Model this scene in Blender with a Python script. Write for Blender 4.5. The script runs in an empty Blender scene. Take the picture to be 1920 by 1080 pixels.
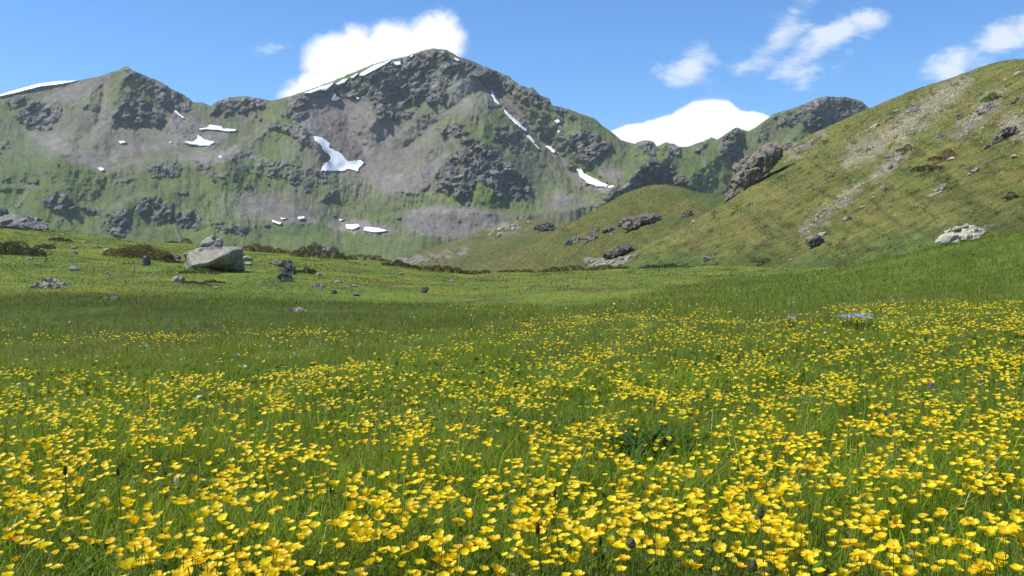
import bpy, bmesh, math, random
import numpy as np
import mathutils
from mathutils import Vector, Matrix, Euler, geometry

random.seed(7)
rng = np.random.default_rng(7)
sc = bpy.context.scene
col = sc.collection

# ------------------------------------------------------------------ camera
F, CX, CY, HC = 1844.0, 960.0, 540.0, 0.75      # focal length in photo pixels, centre, eye height (m)
cam_d = bpy.data.cameras.new('camera')
cam_d.sensor_width = 36.0
cam_d.lens = 36.0 * F / 1920.0
cam_d.clip_start = 0.05
cam_d.clip_end = 20000
cam = bpy.data.objects.new('camera', cam_d)
cam.location = (0, 0, HC)
cam.rotation_euler = (math.pi / 2, 0, 0)
col.objects.link(cam)
sc.camera = cam

# ------------------------------------------------------------------ light
SUN_EL, SUN_AZ = 56.0, -94.0     # azimuth measured from the view direction (+Y), negative = left
sd = Vector((math.sin(math.radians(SUN_AZ)) * math.cos(math.radians(SUN_EL)),
             math.cos(math.radians(SUN_AZ)) * math.cos(math.radians(SUN_EL)),
             math.sin(math.radians(SUN_EL))))
sun_d = bpy.data.lights.new('sun', 'SUN')
sun_d.energy = 4.3
sun_d.angle = math.radians(0.53)
sun_d.color = (1.0, 0.955, 0.88)
sun = bpy.data.objects.new('sun', sun_d)
sun.rotation_euler = sd.to_track_quat('Z', 'Y').to_euler()
sun.location = (0, 0, 50)
col.objects.link(sun)

vs = sc.view_settings
vs.view_transform = 'Standard'
vs.look = 'None'
vs.gamma = 1.0
vs.use_curve_mapping = False
vs.exposure = 0.48
sc.cycles.max_bounces = 7
sc.cycles.diffuse_bounces = 3
sc.cycles.glossy_bounces = 2
sc.cycles.transmission_bounces = 4
sc.cycles.volume_bounces = 1
sc.cycles.use_denoising = True

world = bpy.data.worlds.new('World')
sc.world = world
world.use_nodes = True
wn = world.node_tree
wn.nodes.clear()


class NT:
    """tiny helper for node trees"""
    def __init__(s, t):
        s.t = t

    def n(s, typ, **kw):
        nd = s.t.nodes.new(typ)
        for k, v in kw.items():
            setattr(nd, k, v)
        return nd

    def put(s, sock, v):
        if hasattr(v, 'links') or isinstance(v, bpy.types.NodeSocket):
            s.t.links.new(v, sock)
        elif v is not None:
            sock.default_value = v

    def m(s, op, a, b=None, c=None, clamp=False):
        nd = s.n('ShaderNodeMath', operation=op, use_clamp=clamp)
        s.put(nd.inputs[0], a)
        if b is not None:
            s.put(nd.inputs[1], b)
        if c is not None:
            s.put(nd.inputs[2], c)
        return nd.outputs[0]

    def noise(s, vec, scale, detail=5, rough=0.55, dist=0.0, dim='3D'):
        nd = s.n('ShaderNodeTexNoise', noise_dimensions=dim)
        s.put(nd.inputs['Vector'], vec)
        nd.inputs['Scale'].default_value = scale
        nd.inputs['Detail'].default_value = detail
        nd.inputs['Roughness'].default_value = rough
        nd.inputs['Distortion'].default_value = dist
        return nd.outputs['Fac']

    def ramp(s, v, a, b, lo=0.0, hi=1.0, smooth=True):
        nd = s.n('ShaderNodeMapRange', interpolation_type='SMOOTHSTEP' if smooth else 'LINEAR')
        s.put(nd.inputs['Value'], v)
        for k, q in (('From Min', a), ('From Max', b), ('To Min', lo), ('To Max', hi)):
            s.put(nd.inputs[k], q)
        return nd.outputs['Result']

    def mix(s, fac, a, b, blend='MIX'):
        nd = s.n('ShaderNodeMix', data_type='RGBA', blend_type=blend)
        s.put(nd.inputs[0], fac)
        s.put(nd.inputs[6], a if not isinstance(a, tuple) else (*a[:3], 1))
        s.put(nd.inputs[7], b if not isinstance(b, tuple) else (*b[:3], 1))
        return nd.outputs[2]


W = NT(wn)
sky = W.n('ShaderNodeTexSky', sky_type='NISHITA', sun_disc=False)
sky.sun_elevation = math.radians(SUN_EL)
sky.sun_rotation = math.radians(SUN_AZ % 360)
sky.altitude = 2300
sky.air_density = 1.0
sky.dust_density = 0.0
sky.ozone_density = 3.5
bg_sky = W.n('ShaderNodeBackground')
bg_sky.inputs['Strength'].default_value = 0.142
hsv = W.n('ShaderNodeHueSaturation')
hsv.inputs['Saturation'].default_value = 1.2
wn.links.new(sky.outputs[0], hsv.inputs['Color'])
wn.links.new(hsv.outputs[0], bg_sky.inputs['Color'])
tc = W.n('ShaderNodeTexCoord')
sep = W.n('ShaderNodeSeparateXYZ')
wn.links.new(tc.outputs['Generated'], sep.inputs[0])
yy = W.m('MAXIMUM', sep.outputs[1], 0.05)
U = W.m('DIVIDE', sep.outputs[0], yy)
V = W.m('DIVIDE', sep.outputs[2], yy)
front = W.ramp(sep.outputs[1], 0.3, 0.5)
comb = W.n('ShaderNodeCombineXYZ')
wn.links.new(U, comb.inputs[0])
wn.links.new(V, comb.inputs[1])
vec = comb.outputs[0]


def cloud_group(ells, sharp_lo, sharp_hi, amp, scale, detail, rough, stretch=None):
    """Clouds as soft ellipses in direction space, broken up with fractal noise. ells: px, py, a, b, degrees, weight."""
    v = vec
    if stretch:
        mp = W.n('ShaderNodeMapping')
        mp.inputs['Rotation'].default_value = (0, 0, math.radians(stretch[0]))
        mp.inputs['Scale'].default_value = (stretch[1], stretch[2], 1)
        wn.links.new(vec, mp.inputs[0])
        v = mp.outputs[0]
    nz = W.noise(v, scale, detail, rough, 0.35)
    nz2 = W.noise(v, scale * 0.33, 2, 0.5)
    acc = None
    for (px, py, a, b, deg, w) in ells:
        cu, cv = (px - CX) / F, (CY - py) / F
        c, s_ = math.cos(math.radians(deg)), math.sin(math.radians(deg))
        du = W.m('SUBTRACT', U, cu)
        dv = W.m('SUBTRACT', V, cv)
        p = W.m('MULTIPLY', W.m('ADD', W.m('MULTIPLY', du, c), W.m('MULTIPLY', dv, s_)), F / a)
        q = W.m('MULTIPLY', W.m('SUBTRACT', W.m('MULTIPLY', dv, c), W.m('MULTIPLY', du, s_)), F / b)
        r = W.m('SQRT', W.m('ADD', W.m('MULTIPLY', p, p), W.m('MULTIPLY', q, q)))
        mm = W.m('MULTIPLY', W.m('SUBTRACT', 1.0, r), w)
        acc = mm if acc is None else W.m('MAXIMUM', acc, mm)
    t = W.m('ADD', acc, W.m('MULTIPLY', W.m('SUBTRACT', nz, 0.5), amp))
    t = W.m('ADD', t, W.m('MULTIPLY', W.m('SUBTRACT', nz2, 0.5), amp * 0.7))
    return W.ramp(t, sharp_lo, sharp_hi)


cum = cloud_group([(812, 82, 72, 74, 0, 1), (740, 108, 105, 86, 20, 1), (650, 122, 100, 92, 0, 1), (596, 168, 70, 52, 20, .9), (560, 172, 60, 40, 20, .5)],
                  0.03, 0.36, 0.95, 20, 9, 0.62)
bank = cloud_group([(1325, 262, 92, 78, 0, 1), (1262, 272, 104, 62, 12, 1), (1190, 280, 90, 50, 8, 1), (1392, 262, 95, 55, -6, 1), (1290, 310, 200, 60, 0, 1)],
                   0.0, 0.10, 0.34, 26, 7, 0.55)
wisp = cloud_group([(1304, 116, 82, 46, 46, .8), (1372, 165, 0, 0, 0, 0)][:1] + [(1552, 72, 112, 34, 36, .9), (1618, 36, 58, 24, 5, .75), (1500, 140, 66, 36, 20, .5),
                    (1462, 62, 112, 36, 47, .62), (1585, 112, 50, 22, 40, .4), (1385, 135, 60, 30, 40, .35), (1880, 82, 105, 46, 22, .95), (1790, 122, 60, 42, 40, .6),
                    (508, 100, 48, 20, 10, .32), (532, 126, 44, 22, -5, .34), (1330, 170, 45, 26, 20, .4)],
                   0.05, 0.85, 2.3, 24, 13, 0.64, stretch=(-42, 0.66, 1.5))
cum = W.m('MULTIPLY', cum, 0.97)
wisp = W.m('MULTIPLY', wisp, 0.68)
cl = W.m('MAXIMUM', W.m('MAXIMUM', cum, bank), wisp)
cl = W.m('MULTIPLY', cl, front, clamp=True)
bg_cl = W.n('ShaderNodeBackground')
bg_cl.inputs['Color'].default_value = (0.97, 0.985, 1.0, 1)
bg_cl.inputs['Strength'].default_value = 0.80
mxw = W.n('ShaderNodeMixShader')
wn.links.new(cl, mxw.inputs[0])
wn.links.new(bg_sky.outputs[0], mxw.inputs[1])
wn.links.new(bg_cl.outputs[0], mxw.inputs[2])
wo = W.n('ShaderNodeOutputWorld')
wn.links.new(mxw.outputs[0], wo.inputs['Surface'])
world.cycles.sampling_method = 'MANUAL'
world.cycles.sample_map_resolution = 512


# ------------------------------------------------------------------ numpy helpers
def perlin(x, y, seed=0):
    r = np.random.default_rng(1000 + seed)
    perm = r.permutation(1024)
    ang = r.random(1024) * 2 * np.pi
    gx, gy = np.cos(ang), np.sin(ang)
    xi = np.floor(x).astype(np.int64)
    yi = np.floor(y).astype(np.int64)
    xf, yf = x - xi, y - yi
    u = xf * xf * xf * (xf * (xf * 6 - 15) + 10)
    v = yf * yf * yf * (yf * (yf * 6 - 15) + 10)

    def g(ix, iy, fx, fy):
        h = perm[(perm[ix & 1023] + iy) & 1023]
        return gx[h] * fx + gy[h] * fy
    n00 = g(xi, yi, xf, yf)
    n10 = g(xi + 1, yi, xf - 1, yf)
    n01 = g(xi, yi + 1, xf, yf - 1)
    n11 = g(xi + 1, yi + 1, xf - 1, yf - 1)
    a = n00 + u * (n10 - n00)
    b = n01 + u * (n11 - n01)
    return (a + v * (b - a)) * 1.5


def fbm(x, y, oct=5, gain=0.5, seed=0):
    s, a, f, t = 0, 1.0, 1.0, 0.0
    for k in range(oct):
        s = s + a * perlin(x * f + 17.3 * k, y * f - 9.1 * k, seed + k)
        t += a
        a *= gain
        f *= 2.03
    return s / t * 1.4


def ridged(x, y, oct=4, gain=0.55, seed=0):
    s, a, f, t = 0, 1.0, 1.0, 0.0
    for k in range(oct):
        s = s + a * (1 - 2 * np.abs(perlin(x * f + 7.7 * k, y * f + 3.1 * k, seed + k)))
        t += a
        a *= gain
        f *= 2.1
    return s / t


def facets(x, y, seed=0):
    """angular blocks: each cell of a jittered lattice is a tilted plane; returns relief and a value per block"""
    xi, yi = np.floor(x).astype(np.int64), np.floor(y).astype(np.int64)
    r = np.random.default_rng(5000 + seed)
    tab = r.random((128, 128, 6))
    best = np.full(x.shape, 1e9)
    rel_, val = np.zeros(x.shape), np.zeros(x.shape)
    for a in (-1, 0, 1):
        for b in (-1, 0, 1):
            t = tab[(xi + a) & 127, (yi + b) & 127]
            dx_, dy_ = x - (xi + a + t[..., 0]), y - (yi + b + t[..., 1])
            q = dx_ * dx_ + dy_ * dy_
            m_ = q < best
            best = np.where(m_, q, best)
            rel_ = np.where(m_, (t[..., 2] - .5) + 1.6 * (t[..., 3] - .5) * dx_ + 1.6 * (t[..., 4] - .5) * dy_, rel_)
            val = np.where(m_, t[..., 5], val)
    return rel_, val


def sstep(a, b, x):
    t = np.clip((x - a) / (b - a), 0, 1)
    return t * t * (3 - 2 * t)


def inpoly(X, Y, poly):
    ins = np.zeros(X.shape, bool)
    n = len(poly)
    for i in range(n):
        x1, y1 = poly[i]
        x2, y2 = poly[(i + 1) % n]
        if y1 == y2:
            continue
        c = ((y1 > Y) != (y2 > Y)) & (X < (x2 - x1) * (Y - y1) / (y2 - y1) + x1)
        ins ^= c
    return ins


def linedist(X, Y, pts):
    best = np.full(X.shape, 1e9)
    for (x1, y1), (x2, y2) in zip(pts[:-1], pts[1:]):
        dx, dy = x2 - x1, y2 - y1
        t = np.clip(((X - x1) * dx + (Y - y1) * dy) / (dx * dx + dy * dy + 1e-9), 0, 1)
        best = np.minimum(best, np.hypot(X - x1 - t * dx, Y - y1 - t * dy))
    return best


def blur(A, n=1):
    for _ in range(n):
        B = np.pad(A, 1, mode='edge')
        A = (B[:-2, 1:-1] + B[2:, 1:-1] + B[1:-1, :-2] + B[1:-1, 2:] + 4 * B[1:-1, 1:-1]) / 8
    return A


def bilin(A, fr, fc):
    fr = np.clip(fr, 0, A.shape[0] - 1.001)
    fc = np.clip(fc, 0, A.shape[1] - 1.001)
    r0, c0 = fr.astype(int), fc.astype(int)
    a, b = fr - r0, fc - c0
    if A.ndim == 3:
        a, b = a[..., None], b[..., None]
    return (A[r0, c0] * (1 - a) * (1 - b) + A[r0 + 1, c0] * a * (1 - b) + A[r0, c0 + 1] * (1 - a) * b + A[r0 + 1, c0 + 1] * a * b)


def pchip(xk, yk, x):
    """monotone cubic along axis 0; yk (k, m)"""
    xk = np.asarray(xk, float)
    yk = np.asarray(yk, float)
    if yk.ndim == 1:
        return pchip(xk, yk[:, None], x)[:, 0]
    h = np.diff(xk)[:, None]
    dl = np.diff(yk, axis=0) / h
    m = np.zeros_like(yk)
    m[1:-1] = np.where(dl[:-1] * dl[1:] > 0, 2 * dl[:-1] * dl[1:] / (dl[:-1] + dl[1:] + 1e-12), 0)
    m[0], m[-1] = dl[0], dl[-1]
    i = np.clip(np.searchsorted(xk, x) - 1, 0, len(xk) - 2)
    t = ((x - xk[i]) / h[i, 0])[:, None]
    hh = h[i]
    return ((2 * t**3 - 3 * t**2 + 1) * yk[i] + (t**3 - 2 * t**2 + t) * hh * m[i] + (-2 * t**3 + 3 * t**2) * yk[i + 1] + (t**3 - t**2) * hh * m[i + 1])


def P(c, r, d):
    """photo pixel and distance -> point in the world"""
    c, r, d = np.broadcast_arrays(np.asarray(c, float), np.asarray(r, float), np.asarray(d, float))
    return np.stack([(c - CX) / F * d, d, HC + (CY - r) / F * d], -1)


def np_mesh(name, Vt, faces, smooth=True, colr=None, mats=(), mat_idx=None):
    """faces: list of (n,k) index arrays"""
    me = bpy.data.meshes.new(name)
    Vt = np.ascontiguousarray(Vt, np.float32)
    me.vertices.add(len(Vt))
    me.vertices.foreach_set('co', Vt.ravel())
    faces = [np.asarray(f, np.int32) for f in faces if len(f)]
    loops = np.concatenate([f.ravel() for f in faces])
    tot = np.concatenate([np.full(len(f), f.shape[1], np.int32) for f in faces])
    start = np.concatenate([[0], np.cumsum(tot)[:-1]]).astype(np.int32)
    me.loops.add(len(loops))
    me.loops.foreach_set('vertex_index', loops)
    me.polygons.add(len(tot))
    me.polygons.foreach_set('loop_start', start)
    if mat_idx is not None:
        me.polygons.foreach_set('material_index', np.asarray(mat_idx, np.int32))
    me.update(calc_edges=True)
    me.polygons.foreach_set('use_smooth', np.full(len(tot), smooth, bool))
    if colr is not None:
        a = me.attributes.new('col', 'FLOAT_COLOR', 'POINT')
        c4 = np.ones((len(Vt), 4), np.float32)
        c4[:, :3] = colr
        a.data.foreach_set('color', c4.ravel())
    for mt in mats:
        me.materials.append(mt)
    return me


def add(name, me, parent=None, loc=(0, 0, 0), rot=(0, 0, 0), scale=(1, 1, 1)):
    o = bpy.data.objects.new(name, me)
    o.location, o.rotation_euler, o.scale = loc, rot, scale
    o.parent = parent
    col.objects.link(o)
    return o


def tag(o, label=None, cat=None, group=None, kind=None):
    for k, v in (('label', label), ('category', cat), ('group', group), ('kind', kind)):
        if v:
            o[k] = v
    return o


def grid_faces(nr, nc):
    i = np.arange(nr * nc).reshape(nr, nc)
    return np.stack([i[:-1, :-1], i[1:, :-1], i[1:, 1:], i[:-1, 1:]], -1).reshape(-1, 4)


def lerp(a, b, t):
    return np.asarray(a) * (1 - t)[..., None] + np.asarray(b) * t[..., None]


# ------------------------------------------------------------------ materials
def base_mat(name):
    mt = bpy.data.materials.new(name)
    mt.use_nodes = True
    t = NT(mt.node_tree)
    bs = mt.node_tree.nodes['Principled BSDF']
    return mt, t, bs


def terrain_mat(name, scales, var, bump_scale, bump_dist, rough=0.95):
    """ground cover colour from the sheet's own map, broken up with noise, with fine relief"""
    mt, t, bs = base_mat(name)
    at = t.n('ShaderNodeAttribute', attribute_name='col')
    g = t.n('ShaderNodeNewGeometry')
    pos = g.outputs['Position']
    f = None
    for s_ in scales:
        v = t.ramp(t.noise(pos, s_, 5, 0.62), 0.3, 0.7, 1 - var, 1 + var, False)
        f = v if f is None else t.m('MULTIPLY', f, v)
    cc = t.n('ShaderNodeCombineColor')
    for k in range(3):
        t.put(cc.inputs[k], f)
    c = t.mix(1.0, at.outputs['Color'], cc.outputs[0], 'MULTIPLY')
    t.put(bs.inputs['Base Color'], c)
    bs.inputs['Roughness'].default_value = rough
    bs.inputs['Specular IOR Level'].default_value = 0.15
    b = t.n('ShaderNodeBump')
    b.inputs['Strength'].default_value = 0.8
    b.inputs['Distance'].default_value = bump_dist
    t.put(b.inputs['Height'], t.noise(pos, bump_scale, 8, 0.65))
    t.put(bs.inputs['Normal'], b.outputs[0])
    return mt


def leaf_mat(name, trans=0.35, rough=0.45, spec=0.4, tint=(1, 1, 1), attr=True, colr=None):
    mt, t, bs = base_mat(name)
    if attr:
        c = t.n('ShaderNodeAttribute', attribute_name='col').outputs['Color']
    else:
        g = t.n('ShaderNodeNewGeometry')
        v = t.ramp(t.noise(g.outputs['Position'], 60, 3), 0.3, 0.7, 0.8, 1.15, False)
        cc = t.n('ShaderNodeCombineColor')
        for k in range(3):
            t.put(cc.inputs[k], v)
        c = t.mix(1.0, colr, cc.outputs[0], 'MULTIPLY')
    t.put(bs.inputs['Base Color'], c)
    bs.inputs['Roughness'].default_value = rough
    bs.inputs['Specular IOR Level'].default_value = spec
    tr = t.n('ShaderNodeBsdfTranslucent')
    t.put(tr.inputs['Color'], t.mix(1.0, c, tint, 'MULTIPLY'))
    mx = t.n('ShaderNodeMixShader')
    mx.inputs[0].default_value = trans
    out = mt.node_tree.nodes['Material Output']
    mt.node_tree.links.new(bs.outputs[0], mx.inputs[1])
    mt.node_tree.links.new(tr.outputs[0], mx.inputs[2])
    mt.node_tree.links.new(mx.outputs[0], out.inputs['Surface'])
    return mt


def rock_mat(name, c1, c2, lichen=None, lich_amt=0.5, scale=1.0, strata=False, bump=0.05):
    mt, t, bs = base_mat(name)
    tcn = t.n('ShaderNodeTexCoord')
    oi = t.n('ShaderNodeObjectInfo')
    off = t.n('ShaderNodeVectorMath', operation='ADD')
    t.put(off.inputs[0], tcn.outputs['Object'])
    cx = t.n('ShaderNodeCombineXYZ')
    t.put(cx.inputs[0], t.m('MULTIPLY', oi.outputs['Random'], 50))
    t.put(off.inputs[1], cx.outputs[0])
    v = off.outputs[0]
    n1 = t.noise(v, 2.2 * scale, 8, 0.68)
    c = t.mix(t.ramp(n1, 0.35, 0.65), c1, c2)
    n2 = t.noise(v, 14 * scale, 6, 0.7)
    cc = t.n('ShaderNodeCombineColor')
    vv = t.ramp(n2, 0.3, 0.7, 0.68, 1.25, False)
    for k in range(3):
        t.put(cc.inputs[k], vv)
    c = t.mix(1.0, c, cc.outputs[0], 'MULTIPLY')
    if lichen:
        n3 = t.noise(v, 3.1 * scale, 7, 0.72, 0.4)
        c = t.mix(t.m('MULTIPLY', t.ramp(n3, 0.48, 0.62), lich_amt), c, lichen)
    t.put(bs.inputs['Base Color'], c)
    bs.inputs['Roughness'].default_value = 0.9
    bs.inputs['Specular IOR Level'].default_value = 0.2
    b = t.n('ShaderNodeBump')
    b.inputs['Strength'].default_value = 0.9
    b.inputs['Distance'].default_value = bump
    h = t.noise(v, 7 * scale, 9, 0.7)
    if strata:
        mp = t.n('ShaderNodeMapping')
        mp.inputs['Scale'].default_value = (0.7, 0.7, 5.0)
        t.put(mp.inputs[0], v)
        h = t.m('ADD', h, t.noise(mp.outputs[0], 2.5 * scale, 4, 0.6))
    t.put(b.inputs['Height'], h)
    t.put(bs.inputs['Normal'], b.outputs[0])
    return mt


M_mtn = terrain_mat('mountain_cover', (0.012, 0.09, 0.5), 0.2, 0.16, 4.0)
M_hill = terrain_mat('hill_cover', (0.15, 1.2, 5.0), 0.28, 2.0, 0.35)
M_knoll = terrain_mat('knoll_cover', (0.05, 0.4, 1.6), 0.22, 0.7, 1.0)
M_turf = terrain_mat('turf_cover', (0.6, 4.0, 16.0), 0.25, 9.0, 0.05)
M_grass = leaf_mat('grass_blade', 0.45, 0.5, 0.14, (1.25, 1.1, 0.4))
M_tuft = leaf_mat('dry_tuft', 0.4, 0.6, 0.2, (1.2, 1.1, 0.6))
M_shrub = leaf_mat('shrub_leaf', 0.2, 0.55, 0.35, (1.2, 1.1, 0.6))
M_rock = {
    'pale': rock_mat('pale_granite', (0.43, 0.37, 0.285), (0.31, 0.27, 0.215), (0.44, 0.405, 0.275), 0.5, bump=0.06),
    'boulder': rock_mat('boulder_granite', (0.345, 0.312, 0.255), (0.225, 0.206, 0.172), (0.35, 0.33, 0.235), 0.5, 1.3, bump=0.05),
    'grey': rock_mat('grey_gneiss', (0.28, 0.26, 0.23), (0.19, 0.18, 0.165), (0.30, 0.285, 0.22), 0.4, strata=True, bump=0.06),
    'dark': rock_mat('dark_schist', (0.16, 0.142, 0.122), (0.085, 0.077, 0.07), (0.24, 0.225, 0.18), 0.4, strata=True, bump=0.05),
    'brown': rock_mat('brown_schist', (0.25, 0.205, 0.165), (0.155, 0.13, 0.108), (0.30, 0.27, 0.22), 0.5, strata=True, bump=0.08),
    'lichen': rock_mat('lichened_rock', (0.48, 0.45, 0.34), (0.33, 0.315, 0.27), (0.50, 0.46, 0.20), 0.6, 2.2, bump=0.04),
    'crag': rock_mat('mossy_crag', (0.33, 0.285, 0.235), (0.17, 0.15, 0.115), (0.14, 0.13, 0.06), 0.7, 0.8, bump=0.25),
}
snow_mt, st, sb = base_mat('snow')
g_ = st.n('ShaderNodeNewGeometry')
st.put(sb.inputs['Base Color'], st.mix(st.ramp(st.noise(g_.outputs['Position'], 0.07, 5), 0.35, 0.7), (0.86, 0.88, 0.9), (0.78, 0.79, 0.79)))
sb.inputs['Roughness'].default_value = 0.7
M_petal = leaf_mat('buttercup_petal', 0.35, 0.42, 0.35, (1.0, 0.95, 0.5))
TINT = [(0.90, 0.65, 0.005), (0.92, 0.69, 0.006), (0.88, 0.57, 0.004), (0.93, 0.74, 0.02), (0.80, 0.61, 0.02)]
M_centre = leaf_mat('buttercup_centre', 0.15, 0.6, 0.3, (1, 1, 1), False, (0.62, 0.40, 0.02, 1))
M_stem = leaf_mat('flower_stem', 0.25, 0.5, 0.4, (1.2, 1.2, 0.6), False, (0.13, 0.20, 0.035, 1))
M_leafy = leaf_mat('broad_leaf', 0.35, 0.5, 0.12, (1.3, 1.2, 0.5), False, (0.055, 0.12, 0.022, 1))
M_white = leaf_mat('white_petal', 0.25, 0.5, 0.3, (1, 1, 1), False, (0.8, 0.8, 0.76, 1))
M_blue = leaf_mat('blue_petal', 0.25, 0.5, 0.3, (1, 1, 1), False, (0.40, 0.50, 0.72, 1))
M_purple = leaf_mat('purple_petal', 0.25, 0.5, 0.3, (1, 1, 1), False, (0.26, 0.16, 0.40, 1))
M_seed = leaf_mat('seed_head_brown', 0.1, 0.7, 0.2, (1, 1, 1), False, (0.05, 0.035, 0.022, 1))
M_dry = leaf_mat('dry_leaf', 0.3, 0.6, 0.3, (1, 1, 1), False, (0.42, 0.43, 0.34, 1))
M_wood = leaf_mat('shrub_wood', 0.0, 0.8, 0.2, (1, 1, 1), False, (0.09, 0.06, 0.04, 1))

# ------------------------------------------------------------------ near ground: one sheet, meadow + rocky slope on the left
GC = np.array([-700, -300, 0, 100, 200, 340, 480, 640, 750, 900, 1050, 1200, 1500, 1800, 2100, 2700], float)
gd = [0.3, 1.5, 3.0, 6.0, 10.0, 13.0, 17.0, 24.0, 35.0, 60.0, 74.0, 95.0]


def rows_z(rows, d):
    return [d * (CY - r) / F for r in rows]


GZ = np.array([
    [-.60] * 16,
    [-.64] * 13 + [-.63, -.61, -.56],
    [-.68] * 12 + [-.67, -.64, -.60, -.50],
    [-.72, -.72, -.72, -.72, -.72, -.72, -.71, -.71, -.70, -.69, -.68, -.67, -.63, -.56, -.48, -.30],
    [-.69, -.69, -.69, -.69, -.68, -.68, -.67, -.65, -.63, -.58, -.55, -.52, -.45, -.36, -.2, .1],
    [-.64, -.64, -.62, -.62, -.61, -.60, -.58, -.55, -.52, -.48, -.44, -.40, -.30, -.13, .15, .6],
    [-.20, -.20, -.20, -.20, -.21, -.23, -.26, -.30, -.33, -.36, -.36, -.33, -.12, .18, .6, 1.3],
    [.20, .20, .17, .14, .11, .08, .04, -.06, -.14, -.20, -.18, -.10, .25, 1.08, 1.7, 2.4],
    rows_z([470, 475, 482, 488, 496, 503, 510, 520, 530, 538, 533, 526, 512, 472, 440, 420], 35),
    rows_z([395, 400, 418, 432, 447, 462, 473, 486, 497, 513, 511, 504, 500, 480, 460, 440], 60),
    rows_z([402, 407, 424, 438, 452, 467, 479, 491, 503, 520, 518, 511, 507, 490, 470, 450], 74),
    rows_z([460, 465, 478, 486, 496, 510, 520, 530, 540, 556, 554, 550, 545, 530, 510, 500], 95)])
gl = np.linspace(math.log(.3), math.log(95), 250)
GSTEP = 18.0
gcs = np.arange(-2600, 4601, GSTEP)
Zt = pchip(np.log(gd), GZ, gl)
Zt = pchip(GC, Zt.T, np.clip(gcs, -700, 2700)).T                                  # (nd, nc)
Dg = np.exp(gl)[:, None] * np.ones((1, len(gcs)))
Xg = (gcs[None, :] - CX) / F * Dg
amp = np.clip(Dg / 60, 0.1, 1)
Zt = Zt + amp * (0.10 * fbm(Xg * 0.35, Dg * 0.35, 4, .5, 3) + .16 * fbm(Xg * .12 + 9, Dg * .12, 3, .5, 8)) + 0.018 * fbm(Xg * 3, Dg * 3, 3, .5, 5) * np.clip(Dg / 4, .4, 1)
# small terraces in the turf of the rocky slope
ter = sstep(19, 26, Dg) * sstep(1300, 900, gcs)[None, :]
Zt = Zt + ter * .055 * np.tanh(3 * ridged(Xg * .22, Dg * .8, 3, .5, 21))


def ground_z(c, d):
    """height relative to the eye"""
    fr = (np.log(d) - gl[0]) / (gl[1] - gl[0])
    return bilin(Zt, fr, (c - gcs[0]) / GSTEP)


dscan = np.exp(np.linspace(math.log(.9), math.log(72), 420))


def ground_hit(c, r, h=0.0, hs=None):
    """first distance at which the ray through pixel (c, r) meets the ground raised by h"""
    c = np.atleast_1d(np.asarray(c, float))
    r = np.atleast_1d(np.asarray(r, float))
    h = np.broadcast_to(np.asarray(h, float), c.shape)
    out = np.full(c.shape, np.nan)
    for s in range(0, len(c), 20000):
        cs, rs, hh = c[s:s + 20000], r[s:s + 20000], h[s:s + 20000]
        z = ground_z(np.broadcast_to(cs[:, None], (len(cs), len(dscan))), np.broadcast_to(dscan, (len(cs), len(dscan))))
        zr = dscan[None, :] * (CY - rs[:, None]) / F
        below = zr <= z + hh[:, None]
        i = below.argmax(1)
        ok = below.any(1) & (i > 0)
        j = np.clip(i, 1, None)
        k = np.arange(len(cs))
        e1 = (zr - z - hh[:, None])[k, j - 1]
        e2 = (zr - z - hh[:, None])[k, j]
        t = np.clip(e1 / (e1 - e2 + 1e-9), 0, 1)
        out[s:s + 20000] = np.where(ok, dscan[j - 1] + t * (dscan[j] - dscan[j - 1]), np.nan)
    return out


# ground cover colours (reflectance)
def ground_colour(c, d, x):
    n1 = fbm(x * .25, d * .25, 4, .55, 31)
    n2 = fbm(x * 1.1 + 5, d * 1.1, 4, .55, 37)
    meadow = lerp((0.070, 0.105, 0.012), (0.100, 0.135, 0.016), np.clip(.5 + n2, 0, 1))
    meadow = meadow * (1 - .35 * sstep(11, 13, d) * sstep(1200, 700, c))[..., None]  # left bank: ground colour darkened to match the shaded sides of its blades
    turf = lerp((0.092, 0.142, 0.020), (0.142, 0.170, 0.026), np.clip(.5 + .8 * n1 + .5 * n2, 0, 1))
    turf = lerp(turf, (0.21, 0.195, 0.022), sstep(.15, .5, fbm(x * .3 + 40, d * .3, 3, .5, 44)) * .6)
    turf = lerp(turf, (0.075, 0.06, 0.026), sstep(.22, .5, fbm(x * .4 + 80, d * .35, 4, .6, 45)) * .6)
    w = sstep(17.5, 21, d + 1.5 * n1 - 11 * sstep(1080, 1420, c))
    return lerp(meadow, turf, w)


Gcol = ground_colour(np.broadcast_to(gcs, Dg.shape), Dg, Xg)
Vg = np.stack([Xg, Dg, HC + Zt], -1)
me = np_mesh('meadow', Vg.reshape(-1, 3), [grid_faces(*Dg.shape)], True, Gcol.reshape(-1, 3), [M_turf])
tag(add('meadow', me), 'green alpine meadow rising to a rocky slope on the left', None, None, 'structure')
# land all round, under and behind the eye, to the horizon
R = np.concatenate([[0.0, .3, .6, .9, 1.3, 1.7], np.geomspace(2.2, 2100, 44)])
A = np.linspace(0, 2 * np.pi, 97)
X = R[:, None] * np.cos(A)
Y = R[:, None] * np.sin(A)
Zl = .08 - (.5 + .7 * sstep(2, 12, R[:, None])) * sstep(0, .9, Y) - 5 * sstep(30, 150, R[:, None]) + .2 * fbm(X * .1, Y * .1, 3, .5, 2) * sstep(6, 25, R[:, None])
me = np_mesh('ground', np.stack([X, Y + 0.2, Zl], -1).reshape(-1, 3), [grid_faces(*X.shape)], True,
             np.broadcast_to((0.06, 0.10, 0.02), (X.size, 3)), [M_turf])
tag(add('ground', me), 'valley grassland around the meadow', None, None, 'structure')


# ------------------------------------------------------------------ hill sheets
def interp(pts, x):
    p = np.array(pts, float)
    return np.interp(x, p[:, 0], p[:, 1])


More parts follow.
